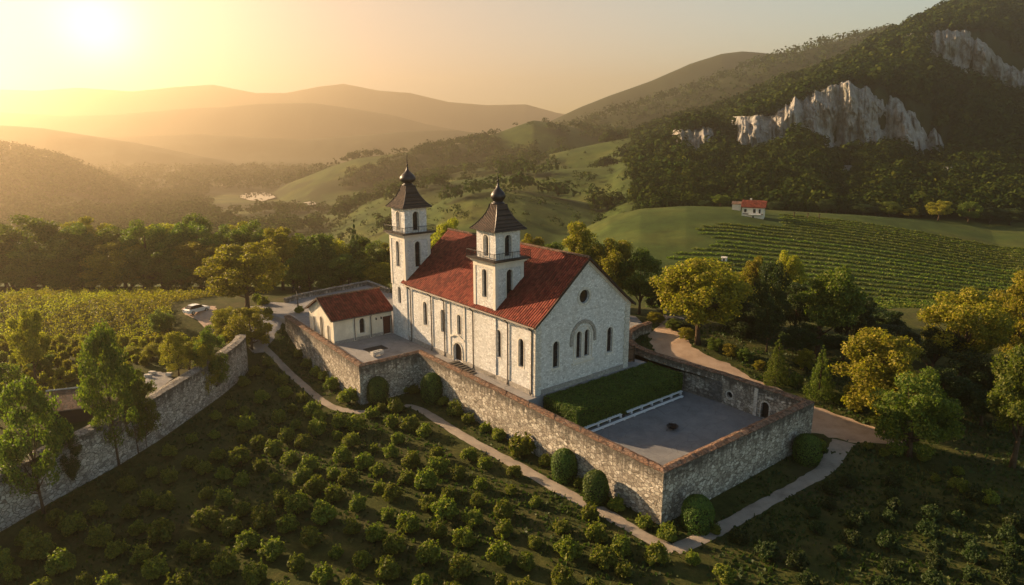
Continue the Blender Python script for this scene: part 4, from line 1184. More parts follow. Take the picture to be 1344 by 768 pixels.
# --- along the left wall
tree_base('round', 'gold', 0, 48, 505, 404, 50, 'slender tree with round crown on thin trunk in the vineyard', rz=1)
tree_base('tall', 'green', 0, 156, 611, 434, 72, 'tallest dark tree against the left retaining wall')
tree_base('tall', 'green', 1, 58, 674, 498, 88, 'broad loose-crowned tree at the lower left end of the retaining wall')
tree_base('tall', 'green', 1, 192, 588, 488, 46, 'slim yellow-green tree right of the tallest tree at the wall')
tree_base('tall', 'green', 0, 182, 596, 500, 34, 'thin double-stemmed tree close beside the slim yellow-green one')
tree_base('tall', 'dark', 1, 98, 642, 564, 34, 'small dark tree between the broad loose-crowned tree and the tallest one at the wall')
tree_base('tall', 'green', 1, 283, 524, 430, 44, 'green tree at the wall where it curves away')
tree_base('tall', 'gold', 1, 276, 528, 452, 36, 'thin golden tree just left of the one where the wall curves')
tree_far('tall', 'gold', 0, 238, 84, 438, 44, 'yellow sapling behind the wall right of the paved patch')
tree_far('shaggy', 'gold', 1, 252, 86, 446, 44, 'bushy yellow sapling behind the wall near its curve')
tree_far('tall', 'gold', 1, 205, 90, 452, 30, 'young golden tree behind the paved patch, right one of two')
tree_far('tall', 'gold', 0, 178, 91, 456, 28, 'young golden tree behind the paved patch, left one of two')
tree_far('round', 'green', 1, 60, 84, 462, 36, 'small green tree left of the tallest tree in the vineyard')
tree_far('tall', 'green', 0, 4, 68, 478, 84, 'dark bushy tree at the left edge above the wall')
tree_far('low', 'green', 0, 215, 110, 402, 34, 'dark green round bush left of the parked car in the vineyard')
# --- hillside trees by the house
HG = 'round trees in the row along the upper vineyard edge'
for px, Y, yt, w, lf in [(1133, 291, 268, 32, 'dark'), (1150, 297, 264, 34, 'dark'), (1168, 291, 265, 34, 'green'), (1194, 287, 273, 24, 'gold'), (1233, 287, 263, 36, 'gold'), (1273, 287, 265, 32, 'green'), (1302, 290, 272, 36, 'dark'), (1328, 288, 274, 38, 'dark'), (1085, 293, 262, 26, 'dark'), (1110, 296, 266, 24, 'dark')]:
    tree_far('round', lf, 0, px, Y, yt, w, 'round tree in the row along the upper edge of the hillside vineyard', group=HG)
tree_far('round', 'green', 1, 944, 272, 255, 26, 'leafy tree left of the red-roofed house on the hill')
tree_far('low', 'dark', 0, 925, 274, 262, 20, 'dark bush some way left of the red-roofed house on the hill')
tree_far('low', 'dark', 1, 1018, 285, 262, 22, 'dark bush close behind the red-roofed house on the hill')

# --- bushes in the orchard
BV = []; SHADE_LEAVES = {}
for k in range(5):
    rs = np.random.RandomState(50 + k); cen = []
    while len(cen) < 20:
        p = rs.uniform(-1, 1, 3); r = np.linalg.norm(p)
        if .35 < r < 1 and p[2] > -.75: cen.append((p[0] * .58, p[1] * .58, .62 + p[2] * .42, rs.uniform(.2, .34)))
    P = []; O = []
    for x, y, z, r in cen:
        d = rs.normal(size=(170, 3)); d /= np.linalg.norm(d, axis=1, keepdims=True); P.append(np.array([x, y, z]) + d * r * rs.uniform(.55, 1.1, (170, 1)) * [1, 1, .85]); O.append(d)
    for j in range(9):             # shoots standing out of the top
        a = rs.uniform(0, 6.28); q = rs.uniform(.1, .55); b = np.array([q * math.cos(a), q * math.sin(a), .9]); e = b + np.array([rs.normal() * .12, rs.normal() * .12, rs.uniform(.25, .45)])
        t = rs.rand(12, 1); P.append(b + (e - b) * t + rs.normal(size=(12, 3)) * .03); O.append(rs.normal(size=(12, 3)))
    P = np.concatenate(P); P[:, 2] = np.maximum(P[:, 2], .03); cr = quads_mesh('foliage', leaves(P, .125, rs, .2, 1.5, np.concatenate(O), .4), M['leaf_bush'])
    mb = MB()
    for j in range(6):
        x, y, z, r = cen[j]; mb.tube([(0, 0, -.1), (x * .4, y * .4, z * .5), (x, y, z)], [.05, .035, .012], 5)
    cv = cr.copy(); cv.materials[0] = M['leaf_vine']
    BV.append((mb.mesh('stem', M['bark'], True), cr, cv))
def bush(p, s, label, group=None, sz=None, name='orchard_bush', cat='bush', leaf=None):
    st_, cr, cv = BV[R.randrange(5)]
    if leaf == 'vine': cr = cv
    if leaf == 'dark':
        if cr.name + '_d' not in SHADE_LEAVES: q = cr.copy(); q.materials[0] = M['leaf_dark']; SHADE_LEAVES[cr.name + '_d'] = q
        cr = SHADE_LEAVES[cr.name + '_d']
    o = empty(name, p, R.uniform(0, 6.28), label, cat, group); o.scale = (s, s, sz or s)
    link('stem', st_, o); link('foliage', cr, o)
    return o
path_px = [(340, 470), (365, 490), (395, 520), (425, 546), (450, 555), (478, 557), (505, 549), (540, 548), (575, 566), (620, 594), (680, 627), (740, 661), (800, 694), (850, 722), (888, 742), (920, 770), (960, 800)]
def inside_left(px, py):
    yy = np.interp(px, [p[0] for p in path_px], [p[1] for p in path_px])
    wall = np.interp(px, [-60, 0, 69, 158, 208, 254, 292, 315, 340], [780, 725, 685, 634, 602, 566, 536, 508, 468])
    return (py > yy if px > 335 else py > wall) and px < 925
def project(p):
    d = p[1] * CP + (CAMH - p[2]) * SP; u = p[1] * SP * -1 + 0
    v = (p[2] - CAMH) * CP + p[1] * SP
    return 672 + FOC * p[0] / d, 384 - FOC * v / d
nb = 0
e1 = Vector((.86, -.51)); e2 = Vector((.51, .86))          # rows run across the slope
for i in range(-40, 40):
    for j in range(-40, 40):
        q = Vector((-8, 66)) + e1 * (i * 3.0 + (j % 2) * 1.3 + R.gauss(0, .36)) + e2 * (j * 3.2 + R.gauss(0, .3))
        if q.y < 43 or q.y > 104 or q.x < lw_x(q.y) + 1.2: continue
        p = Vector((q.x, q.y, gz(q.x, q.y))); px, py = project(p)
        if not (-40 < px < 960 and py < 800) or not inside_left(px, py): continue
        if R.random() < .10: continue
        s = R.choice([R.uniform(.85, 1.2), R.uniform(1.15, 1.75), R.uniform(1.15, 1.6)]) * (1.0 if q.y < 80 else .92)
        bush(p - Vector((0, 0, .08)), s, 'low round leafy bush planted in rows on the grassy slope left of the path', 'bushes planted in rows on the grassy slope'); nb += 1
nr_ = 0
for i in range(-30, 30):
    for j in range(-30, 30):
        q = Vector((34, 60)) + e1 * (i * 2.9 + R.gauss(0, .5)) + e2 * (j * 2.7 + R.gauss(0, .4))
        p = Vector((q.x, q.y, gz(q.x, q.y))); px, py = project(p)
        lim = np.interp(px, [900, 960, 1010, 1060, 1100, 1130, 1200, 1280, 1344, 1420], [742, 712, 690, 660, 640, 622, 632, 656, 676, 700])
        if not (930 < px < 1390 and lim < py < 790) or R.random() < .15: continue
        bush(p - Vector((0, 0, .08)), R.uniform(.8, 1.3), 'low bush with shade put into its leaf colour in the field right of the side path', 'bushes with shade put into their leaf colour in the field right of the side path', leaf='dark'); nr_ += 1  # darker leaf colour stands in for shade the sun does not cast here
for px, py, s in [(1212, 606, 1.0), (1256, 624, .8), (1258, 646, 1.2), (1296, 662, 1.2), (1226, 632, .7), (1140, 590, .7), (1160, 600, .8)]:
    bush(ground(px, py), s, 'sunlit bush along the lit strip at the foot of the right-hand wood', 'sunlit bushes at the foot of the right-hand wood')
for px, py, s in [(950, 764, 1.15), (908, 742, .9)]:
    bush(ground(px, py), s, 'pale young bush just below the corner where the two paths meet' if s > 1 else 'small bush almost touching the corner where the two paths meet')
print('orchard bushes', nb, nr_)
# --- shrubs at the foot of the enclosure wall
SG, SL = 'loose shrubs at the foot of the enclosure wall', 'loose shrub growing at the foot of the enclosure wall'
for px, py, w in [(685, 598, 44), (653, 578, 25), (638, 567, 20), (716, 612, 22), (808, 670, 28), (878, 708, 34), (616, 556, 22), (599, 546, 28), (583, 533, 20), (458, 530, 32), (436, 511, 24), (519, 541, 30), (489, 549, 24), (531, 516, 14), (544, 517, 18), (415, 494, 18), (403, 482, 18), (392, 470, 16), (425, 500, 18), (845, 692, 26), (760, 640, 20), (940, 700, 20), (500, 540, 16), (1075, 592, 24)]:
    p = ground(px, py); d = p.y * CP + (CAMH - p.z) * SP; s = w * d / FOC / 1.7
    bush(p - Vector((0, 0, .05)), s, SL, SG, s * R.uniform(.8, 1.05), 'wall_shrub', 'shrub')
p = on_z(393, 411, 0); bush(p, 1.2, 'round shrub in the corner between the lamp post and the cream wing', None, 1.0, 'round_shrub', 'shrub')

# --- clipped topiary
def topiary(px, py, w, h, label):
    p = ground(px, py); d = p.y * CP + (CAMH - p.z) * SP; r = w * d / FOC / 2; hh = h * d / FOC / .95
    o = empty('topiary_bush', p, R.uniform(0, 6), label, 'topiary', 'clipped bushes along the enclosure wall')
    rs = np.random.RandomState(int(px)); prof = []
    for k in range(14):
        t = k / 13; q = (1 - max(0, (t - .55) / .45) ** 2.2) ** .5 if t > .55 else .86 + .14 * min(t / .3, 1)
        prof.append((max(r * q, .02), hh * t))
    MB().lathe([(a * .93, max(b * .97, .02)) for a, b in prof], (0, 0, 0), 20).build('core', M['core'], o, True)
    n = 3600; t = rs.rand(n); a = rs.uniform(0, 2 * PI, n); rr_ = np.interp(t * hh, [b for _, b in prof], [a_ for a_, _ in prof])
    lump = 1 + .05 * np.sin(a * 3 + t * 7) + .04 * rs.normal(size=n)
    P = np.stack([rr_ * lump * np.cos(a), rr_ * lump * np.sin(a), t * hh], 1)
    cap = 900; aa = rs.uniform(0, 2 * PI, cap); q = np.sqrt(rs.rand(cap)); zz = hh * (.55 + .45 * (1 - (q) ** 2.0) ** .5)
    P2 = np.stack([r * q * np.cos(aa), r * q * np.sin(aa), zz + rs.normal(size=cap) * .03], 1); P = np.concatenate([P, P2])
    O = np.stack([P[:, 0], P[:, 1], (P[:, 2] - hh * .5) * .5], 1); O /= np.linalg.norm(O, axis=1, keepdims=True) + 1e-6
    link('foliage', quads_mesh('foliage', leaves(P, .14, rs, .1, 1.4, O, .6), M['leaf_hedge']), o)
topiary(497, 531, 27, 36, 'clipped dark column bush against the short shaded return wall')
topiary(567, 528, 28, 38, 'clipped dark column bush at the inner corner of the enclosure wall')
topiary(740, 629, 32, 40, 'clipped rounded bush halfway along the long wall, left of a similar one')
topiary(781, 659, 32, 42, 'clipped rounded bush on the long wall nearest to the front corner')
topiary(914, 694, 40, 44, 'clipped dark bush in deep shade just right of the front wall corner')
topiary(1058, 606, 34, 36, 'clipped dark bush in shade at the right end of the front wall')

# --- the long clipped hedge under the gable
def hedge():
    o = empty('clipped_hedge', (*cw(.9, -.5), -2.8), TH, 'big dark green box-shaped hedge below the church gable', 'hedge')
    Lx, Wy, Hh = 19.3, 5.7, 2.75
    MB().box(.12, Lx - .12, -Wy + .12, -.05, 0, Hh - .1).build('core', M['core'], o)
    rs = np.random.RandomState(5); n = 34000
    def face(n, f):
        u, v = rs.rand(n), rs.rand(n)
        return f(u, v)
    A = Lx * Wy; Bf = Lx * Hh; Cs = Wy * Hh; tot = A + Bf + 2 * Cs; P = []; O = []
    for ar, f, nn in ((A, lambda u, v: np.stack([u * Lx, -v * Wy, Hh + 0 * u], 1), (0, 0, 1)), (Bf, lambda u, v: np.stack([u * Lx, -Wy + 0 * u, v * Hh], 1), (0, -1, 0)), (Cs, lambda u, v: np.stack([0 * u, -u * Wy, v * Hh], 1), (-1, 0, 0)), (Cs, lambda u, v: np.stack([Lx + 0 * u, -u * Wy, v * Hh], 1), (1, 0, 0))):
        k = int(n * ar / tot); p = face(k, f); nv = np.array(nn, float)
        lump = .13 * fbm(p[:, 0] * 1.1 + p[:, 2], p[:, 1] * 1.1 + p[:, 2] * .7, 3) + .035 * np.sin(p[:, 0] * 3.3) * (abs(nv[2]) > .5)
        p = p + nv * (lump + rs.normal(size=k) * .035)[:, None]
        P.append(p); O.append(np.repeat(nv[None], k, 0))
    P = np.concatenate(P); P[:, 2] = np.maximum(P[:, 2], .02)
    link('foliage', quads_mesh('foliage', leaves(P, .15, rs, .0, 1.4, np.concatenate(O), .55), M['leaf_hedge']), o)
hedge()

# ------------------------------------------------------------------ vineyards
def rowmesh(pts, width, height, per, leaf, seed, size):
    rs = np.random.RandomState(seed); P = []
    for a, b in zip(pts, pts[1:]):
        a = np.array(a); b = np.array(b); L = np.linalg.norm(b - a); n = int(L * per)
        t = rs.rand(n, 1); q = a + (b - a) * t
        ph = q[:, 0] * 1.7 + q[:, 1] * 1.3
        hh = height * (.8 + .25 * np.sin(ph) + .2 * rs.normal(size=n) * .5)
        q = q + np.stack([rs.normal(size=n) * width * .32, rs.normal(size=n) * width * .32, np.abs(rs.rand(n)) * hh], 1)
        P.append(q)
    return leaves(np.concatenate(P), size, rs, .3, 1.4)
# near-left vineyard: the nearer vines one by one, then the farther rows
nv = 0; VD = Vector((.50, .866)); VN = Vector((.866, -.5))
def in_vine(q):
    return q.x < lw_x(min(q.y, 94)) - 2.2 and not (abs(q.x + 45.3) < 2.6 and abs(q.y - 82.8) < 3) and not (-62.5 < q.x < -53.5 and 67 < q.y < 73.5)
drv = [project((*p, 0)) for p in ()]
def on_drive(px, py): return 234 < px < 286 and 400 < py < 436
for i in range(-60, 60):
    for j in range(-60, 60):
        if nv >= 300: break
        q = Vector((-62, 80)) + VN * (i * 2.3) + VD * (j * 2.1 + R.gauss(0, .3)) + Vector((R.gauss(0, .15), R.gauss(0, .15)))
        if q.y > 101 or not in_vine(q): continue
        p = Vector((q.x, q.y, gz(q.x, q.y))); px, py = project(p)
        if px < -25 or py > 690 or on_drive(px, py): continue
        o = bush(p - Vector((0, 0, .1)), R.uniform(.75, 1.1), 'leafy golden-green vine plant in the sloping left vineyard', 'vine plants in the near part of the left vineyard', R.uniform(.95, 1.35), 'vine_plant', 'vine', 'vine')
        nv += 1
print('vines', nv)
VRG = 'rows of vines in the far part of the left vineyard'
for i in range(-70, 70):
    base_ = Vector((-62, 80)) + VN * (i * 2.3); pts = []
    for j in range(-10, 60):
        q = base_ + VD * (j * 1.6)
        if q.y < 99.5 or q.y > 136: continue
        p = Vector((q.x, q.y, gz(q.x, q.y))); px, py = project(p)
        if px < -60 or not in_vine(q) or q.x > -42 - (q.y - 96) * .42 or (229 < px < 292 and 397 < py < 437): 
            if len(pts) > 3: break
            pts = []; continue
        pts.append(tuple(p))
    if len(pts) > 8:
        me = quads_mesh('vine_row', rowmesh(pts, .75, 1.35, 60, 'vine', 300 + i, .24), M['leaf_vine'])
        tag(link('vine_row', me), 'long leafy vine row running to the hazy tree belt', 'vine row', VRG)
# hillside vineyard on the right
HRG = 'rows of vines on the round hillside at right'
def hill_rows():
    k = 0
    for i in range(33):
        s = i * 4.5; pts = []; segs = []
        for a in np.linspace(0, 1, 70):
            px = 905 + a * 640
            row0 = 277 + i * 2.6                        # rows follow the curve of the hill
            x = 20 + a * 215; y = 258 - s - 46 * a ** 1.5 + 10 * math.sin(a * 4 + i * .04)
            z = gz(x, y); c, r = project((x, y, z))
            edge = 968 + max(0, (i - 6)) * 0 
            ok = y > 138 and c > 975 - i * 5 - 20 * math.sin(i * .9) and c < 1420 and not (955 < c < 1022 and r < 296)
            if ok: pts.append((x, y, z))
            elif len(pts) > 4: segs.append(pts); pts = []
            else: pts = []
        if len(pts) > 4: segs.append(pts)
        for sg in segs[:1]:
            me = quads_mesh('vine_row', rowmesh(sg, 1.3, .55, 34, 'green', 700 + i, .42), M['leaf_green'])
            tag(link('vine_row', me), 'thin dark vine row curving over the round hillside', 'vine row', HRG); k += 1
    print('hill rows', k)
hill_rows()

# ------------------------------------------------------------------ woods on the far slopes
def wood_blobs(name, pts, rad, nq, seed, label, mats, qs=.42):
    rs = np.random.RandomState(seed); n = len(pts)
    d = rs.normal(size=(n, nq, 3)); d[..., 2] = np.abs(d[..., 2]) * .9 - .15; d /= np.linalg.norm(d, axis=2, keepdims=True)
    r = rad[:, None, None] * rs.uniform(.72, 1.08, (n, nq, 1))
    lob = 1 + .22 * np.sin(d[..., 0:1] * 5 + rs.rand(n, 1, 1) * 6) * np.cos(d[..., 1:2] * 5)
    nl = nq
    c = pts[:, None, :] + d * r * lob * np.array([1, 1, 1.05]) + np.array([0, 0, 1]) * rad[:, None, None] * .75
    q = leaves(c.reshape(-1, 3), 1.0, rs, .2, 1.3, d.reshape(-1, 3), .55)
    cen = c.reshape(-1, 1, 3); s = np.repeat(rad, nq)[:, None, None] * qs
    q = cen + (q - cen) * s
    o = link(name, quads_mesh(name, q.astype(np.float32), mats)); o['kind'] = 'stuff'; o['label'] = label
    return o
def scatter(n, x0, x1, y0, y1, seed, test):
    rs = np.random.RandomState(seed); y = np.sqrt(rs.uniform(y0 ** 2, y1 ** 2, n)); q = rs.uniform(x0, x1, n); x = q * y
    k = test(x, y); x, y = x[k], y[k]; return np.stack([x, y, ht(x, y)], 1)
def cliffy(x, y):
    px = col_of(x, y); dx = 3.0
    sl = np.abs(ht(x, y + dx) - ht(x, y - dx)) / (2 * dx); yb, yt = m_rows(px); ub, ut = u_rows(px)
    f1 = (yb - yt > 15) & (np.abs(y - YC1 - cliff_off(px, 1) + 8) < 17); f2 = (ub - ut > 15) & (np.abs(y - YC2 - cliff_off(px, 2) + 8) < 16)
    return (sl > 1.0) | f1 | f2
def t_mount(x, y):
    px = col_of(x, y)
    return (woodness(x, y) > .45) & ~cliffy(x, y) & (px > 780)
rs = np.random.RandomState(2)
P = scatter(15000, .05, .95, 292, 745, 1, t_mount)
nearw = P[:, 1] < 430
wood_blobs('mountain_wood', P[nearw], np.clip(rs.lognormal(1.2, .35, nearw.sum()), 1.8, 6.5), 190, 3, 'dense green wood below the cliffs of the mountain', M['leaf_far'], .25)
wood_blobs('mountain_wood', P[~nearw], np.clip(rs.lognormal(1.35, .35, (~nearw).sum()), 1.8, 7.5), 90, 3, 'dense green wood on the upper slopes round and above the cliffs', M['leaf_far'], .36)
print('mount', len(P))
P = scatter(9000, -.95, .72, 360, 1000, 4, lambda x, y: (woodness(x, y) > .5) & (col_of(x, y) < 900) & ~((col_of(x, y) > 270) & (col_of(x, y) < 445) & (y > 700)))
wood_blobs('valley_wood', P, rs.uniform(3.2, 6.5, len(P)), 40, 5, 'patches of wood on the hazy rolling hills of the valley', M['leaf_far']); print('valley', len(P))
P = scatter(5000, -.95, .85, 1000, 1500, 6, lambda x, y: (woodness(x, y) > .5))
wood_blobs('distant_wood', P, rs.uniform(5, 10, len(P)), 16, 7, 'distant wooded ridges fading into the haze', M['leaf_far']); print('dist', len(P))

P = scatter(2400, -.35, .30, 180, 720, 14, lambda x, y: (woodness(x, y) < .4) & (fbm(x / 30, y / 30, 3) > -.05) & ~((col_of(x, y) > 780) & (y < 290)))
wood_blobs('hillside_shrubs', P, np.clip(rs.lognormal(.1, .5, len(P)), .5, 3.2), 26, 15, 'scattered shrubs on the grassy rolling hills behind the church', M['leaf_far']); print('shrubs', len(P))
# grass tufts in the foreground
def tufts():
    rs = np.random.RandomState(9); n = 60000
    x = rs.uniform(-50, 60, n); y = 44 + 66 * rs.rand(n) ** 1.3; z = ht(x, y)
    ins = np.zeros(n, bool)
    def poly_in(poly, x, y):
        c = np.zeros(len(x), bool); j = len(poly) - 1
        for i in range(len(poly)):
            xi, yi = poly[i][:2]; xj, yj = poly[j][:2]
            c ^= ((yi > y) != (yj > y)) & (x < (xj - xi) * (y - yi) / (yj - yi + 1e-9) + xi); j = i
        return c
    ring = [tuple(p) for p in ENC] + [(21, 112), (0, 124), (-46, 124)]
    ins |= poly_in(ring, x, y)
    for nm in ('garden_path', 'side_path', 'sandy_road', 'forecourt_road'):
        me = bpy.data.objects[nm].data; v = np.array([(q.co.x, q.co.y) for q in me.vertices]).reshape(-1, 7, 2)
        ins |= poly_in([tuple(a) for a in v[:, 0]] + [tuple(a) for a in v[::-1, 6]], x, y)
    ins |= (x < lw_x(np.minimum(y, 95)) + .3)
    dens = fbm(x / 5, y / 5, 3); ins |= rs.rand(n) > .55 + 1.2 * dens
    x, y, z = x[~ins], y[~ins], z[~ins]; m = len(x)
    a = rs.uniform(0, 2 * PI, m); h = rs.uniform(.10, .34, m); w = rs.uniform(.08, .22, m)
    ca, sa = np.cos(a) * w, np.sin(a) * w; lx, ly = rs.normal(size=m) * .1, rs.normal(size=m) * .1
    q = np.stack([np.stack([x - ca, y - sa, z - .03], 1), np.stack([x + ca, y + sa, z - .03], 1), np.stack([x + ca * .5 + lx, y + sa * .5 + ly, z + h], 1), np.stack([x - ca * .7 + lx, y - sa * .7 + ly, z + h * .9], 1)], 1)
    o = link('grass', quads_mesh('grass', q.astype(np.float32), M['leaf_dark'])); o['kind'] = 'stuff'; o['label'] = 'rough grass between the planted bushes'
tufts()

for (px, py, w), t_ in zip([(346, 402, 1.5), (352, 416, 1.3), (338, 398, 1.4)], ['between its pale corner and the lone golden tree', 'just above the head of the garden path', 'right at the foot of the lone golden tree']):
    bush(ground(px, py), w, 'low leafy shrub on the forecourt edge ' + t_, 'low shrubs on the forecourt edge', None, 'edge_shrub', 'shrub')
# ------------------------------------------------------------------ cliffs
def m_cliff():
    t = NT('limestone'); p = t.pos('world')
    n = t.noise(t.mapped(p, (.14, .14, .10)), 1, 9, .72); f = t.noise(t.mapped(p, (.5, .5, .28)), 1, 7, .7); g = t.noise(p, .05, 5)
    c = t.ramp(n, [(.28, (.12, .11, .10)), (.42, (.26, .245, .23)), (.6, (.37, .355, .33)), (.8, (.46, .44, .41))])
    c = t.mix(c, t.ramp(f, [(.3, .42), (.6, 1.15)]), .8, 'MULTIPLY')
    c = t.mix(c, (.07, .08, .04), t.math('MULTIPLY', t.ramp(g, [(.52, 0), (.66, 1)]), .6))
    return t.finish(c, .95, t.math('ADD', n, f), .9, 1.2, .1)
M['cliff'] = m_cliff()
def cliff(p0, p1, kk, seed, label, top=(None, None)):
    """rock face standing on the step of the mountain between two columns"""
    nu, nvv = int((p1 - p0) * 1.3), 44; u = np.linspace(p0, p1, nu)
    if kk == 1: yb, yt, Y, dz = *m_rows(u), YC1 + cliff_off(u, 1), 9
    else: yb, yt, Y, dz = *u_rows(u), YC2 + cliff_off(u, 2), 8
    zb = zrow(yb, Y) - 4; zt = zrow(yt, Y + dz) + 1.5
    vs = []; fr = np.clip(np.minimum(u - p0, p1 - u) / 10, 0, 1) ** .6
    for k in range(nvv):
        t = k / (nvv - 1)
        z = zb + (zt - zb) * t
        zz = z + 4 * fbm(u / 30, 0 * u + 2.2, 2)
        big = fbm(u / 26 + seed, zz / 22, 3); mid = fbm(u / 9 + seed * 3, zz / 8, 4); fine = fbm(u / 3.5 + seed * 5, zz / 3.2, 3)
        crk = np.clip(.10 - np.abs(fbm(u / 30 + 7 * seed, zz / 70, 3)), 0, .1) * 60
        led = np.floor(3 * fbm(u / 20 + seed, zz / 16, 2) + .5)
        crv = np.clip(.07 - np.abs(fbm(u / 11 + 3 * seed, zz / 90, 3)), 0, .07) * 22; out = 8 + 10 * big + 5 * mid + 2.0 * fine - crk - crv + 1.3 * led
        out = out * (.55 + .45 * min(1, (1 - t) * 2.2 + .1)) + 3.0 - 7.0 * max(0, t - .8) / .2
        out = out * fr - 1.5 * (1 - fr) - (4.0 if k == nvv - 1 else 0)
        yy = Y + dz * t - out
        d = yy * CP + (CAMH - z) * SP
        x = (u - 672) / FOC * d
        vs.append(np.stack([x, yy, z], 1))
    V = np.stack(vs, 0).reshape(-1, 3); fs = []
    for k in range(nvv - 1):
        for i in range(nu - 1):
            q = k * nu + i; fs.append((q, q + 1, q + nu + 1, q + nu))
    # rear and rim so that the rock is a body
    B = len(V); back = V.reshape(nvv, nu, 3).copy(); back[:, :, 1] += 16; V = np.concatenate([V, back.reshape(-1, 3)])
    for i in range(nu - 1):
        a = (nvv - 1) * nu + i; fs.append((a, a + 1, B + a + 1, B + a))
    for k in range(nvv - 1):
        a = k * nu; fs.append((a, a + nu, B + a + nu, B + a)); a = k * nu + nu - 1; fs.append((a + nu, a, B + a, B + a + nu))
    o = MB().add(V, fs).build('cliff', M['cliff'], None, False); o['kind'] = 'structure'; o['label'] = label
cliff(962, 1242, 1, 1.0, 'great pale limestone cliff on the wooded mountain')
cliff(884, 940, 1, 2.3, 'small pale rock outcrop left of the great cliff')
cliff(1194, 1362, 2, 3.7, 'upper pale cliff band near the mountain top')
def scree(px0, px1, py, h, label):
    mb = MB(); rr = random.Random(px0)
    for i in range(46):
        px = rr.uniform(px0, px1); yy = py + rr.uniform(-h, h) * .5 + (px - px0) * .12; p = ground(px, yy, 280); s = rr.uniform(.8, 2.6)
        pts = [(p.x + s * math.cos(a) * rr.uniform(.7, 1.2), p.y + s * math.sin(a) * rr.uniform(.7, 1.2)) for a in [k * PI / 3 for k in range(6)]]
        mb.prism(pts, p.z - 1, p.z + s * rr.uniform(.6, 2.8))
    o = mb.build('scree', M['cliff']); o['kind'] = 'stuff'; o['label'] = label
scree(1072, 1114, 229, 8, 'pale scree patch on the wooded slope below the great cliff')
scree(1225, 1272, 233, 8, 'pale scree streak on the wooded slope at right')

# ------------------------------------------------------------------ river in the far valley
def m_water():
    t = NT('river_water'); p = t.pos('world'); n = t.noise(p, .08, 3)
    return t.finish((.03, .035, .035), .04, n, .03, .3, .5)
M['water'] = m_water()
def water(name, pts, zz):
    P = [on_z(px, py, zz) for px, py in pts]
    o = MB().add([(p.x, p.y, zz) for p in P], [list(range(len(P)))]).build(name, M['water']); o['kind'] = 'structure'
for pts in ([(312, 258), (325, 253), (340, 251), (356, 254), (362, 259), (345, 264), (328, 263), (318, 260)], [(398, 266), (410, 264), (425, 267), (434, 270), (425, 274), (410, 271)], [(282, 242), (296, 240), (306, 243), (296, 246)], [(330, 229), (350, 227), (362, 229), (345, 232)]):
    zs = [gz(*ground(px, py, 200, 4000).xy) for px, py in pts]
    water('river_water', pts, max(zs) + .6)

# ------------------------------------------------------------------ things of the terrace and the court
bench_a, bench_b = on_z(763, 563.5, -2.4), on_z(902, 511, -2.4)
def kerb(name, a, b, z0, z1, w, label, legs, gap=None):
    a, b = a.xy, b.xy; L = (b - a).length; ax = (b - a).normalized(); o = empty(name, (a.x, a.y, z0), math.atan2(ax.y, ax.x), label, 'bench')
    h = z1 - z0
    segs = [(0, L)] if gap is None else [(0, gap - .45), (gap + .45, L)]
    for s0, s1 in segs: MB().box(s0, s1, -w / 2, w / 2, h - .10, h).build('seat_slab', M['white'], o)
    n = legs
    for k in range(n):
        x = .25 + (L - .5) * k / (n - 1)
        MB().box(x - .12, x + .12, -w / 2 + .05, w / 2 - .05, 0, h - .101).build('leg', M['white'], o)
    return o
K1v = Vector((*K1, 0)); 
hb = lambda x: Vector((*cw(x, -6.35), 0)); hb2 = lambda x: Vector((*cw(x, -7.15), 0))
kerb('long_bench', hb(.1), hb(20.0), -2.8, -2.32, .42, 'long white slab bench against the front of the clipped hedge', 11, 8.6)
kerb('long_step', hb2(.3), hb2(19.2), -2.8, -2.58, .36, 'long low white slab step lying in front of the white bench', 11)
pl = empty('planter_pot', (*cw(.1 + 8.6, -6.35), -2.8), 0, 'small dark pot in the gap of the long white bench', 'pot')
MB().lathe([(.16, 0), (.20, .05), (.27, .35), (.29, .4), (.24, .41), (.22, .36)], (0, 0, 0), 14).build('pot', M['dark_fill'], pl, True)
rs = np.random.RandomState(1); pp = rs.normal(size=(220, 3)) * [.16, .16, .10] + [0, 0, .52]
link('foliage', quads_mesh('foliage', leaves(pp, .1, rs), M['leaf_hedge']), pl)
# dark clustered fire-pit bowl with logs on the terrace
p = on_z(882.5, 563, -2.8)
fp = empty('fire_pit', (p.x, p.y, -2.796), .5, 'small dark iron fire bowl with charred logs alone on the grey terrace', 'fire bowl')
MB().lathe([(.12, .1), (.3, .12), (.55, .24), (.68, .38), (.70, .40), (.64, .40), (.5, .28), (.25, .2), (.1, .19)], (0, 0, 0), 18).build('bowl', M['iron'], fp, True)
for k in range(3):
    a = k * 2.1; MB().tube([(.28 * math.cos(a), .28 * math.sin(a), 0), (.4 * math.cos(a), .4 * math.sin(a), .22)], .03, 6).build('leg', M['iron'], fp)
for k in range(4):
    a = k * .9 + .3; MB().tube([(-.42 * math.cos(a), -.42 * math.sin(a), .36 + .05 * k), (.42 * math.cos(a), .42 * math.sin(a), .44 + .07 * k)], [.10, .085], 8).build('log', M['wood_dark'], fp)
MB().box(-.9, -.75, -.05, .05, .0, .06).build('poker', M['iron'], fp)

# gate between church and curving wall
ga = cw(NW + .15, 1.6); gb = ENI[7]; ax = (gb - ga).normalized(); L = (gb - ga).length
gt = empty('board_gate', (ga.x, ga.y, 0), math.atan2(ax.y, ax.x), 'tall brown board gate between the church corner and the curving wall', 'gate')
MB().box(.05, min(L - .1, 2.3), -.06, .06, .06, 2.1).build('board_panel', M['wood_brown'], gt)
for x in (0.0, min(L, 2.4)): MB().box(x - .09, x + .09, -.1, .1, 0, 2.3).build('post', M['wood_dark'], gt)
for z in (.35, 1.75): MB().box(.06, min(L - .12, 2.29), -.10, -.062, z, z + .12).build('rail', M['wood_dark'], gt)

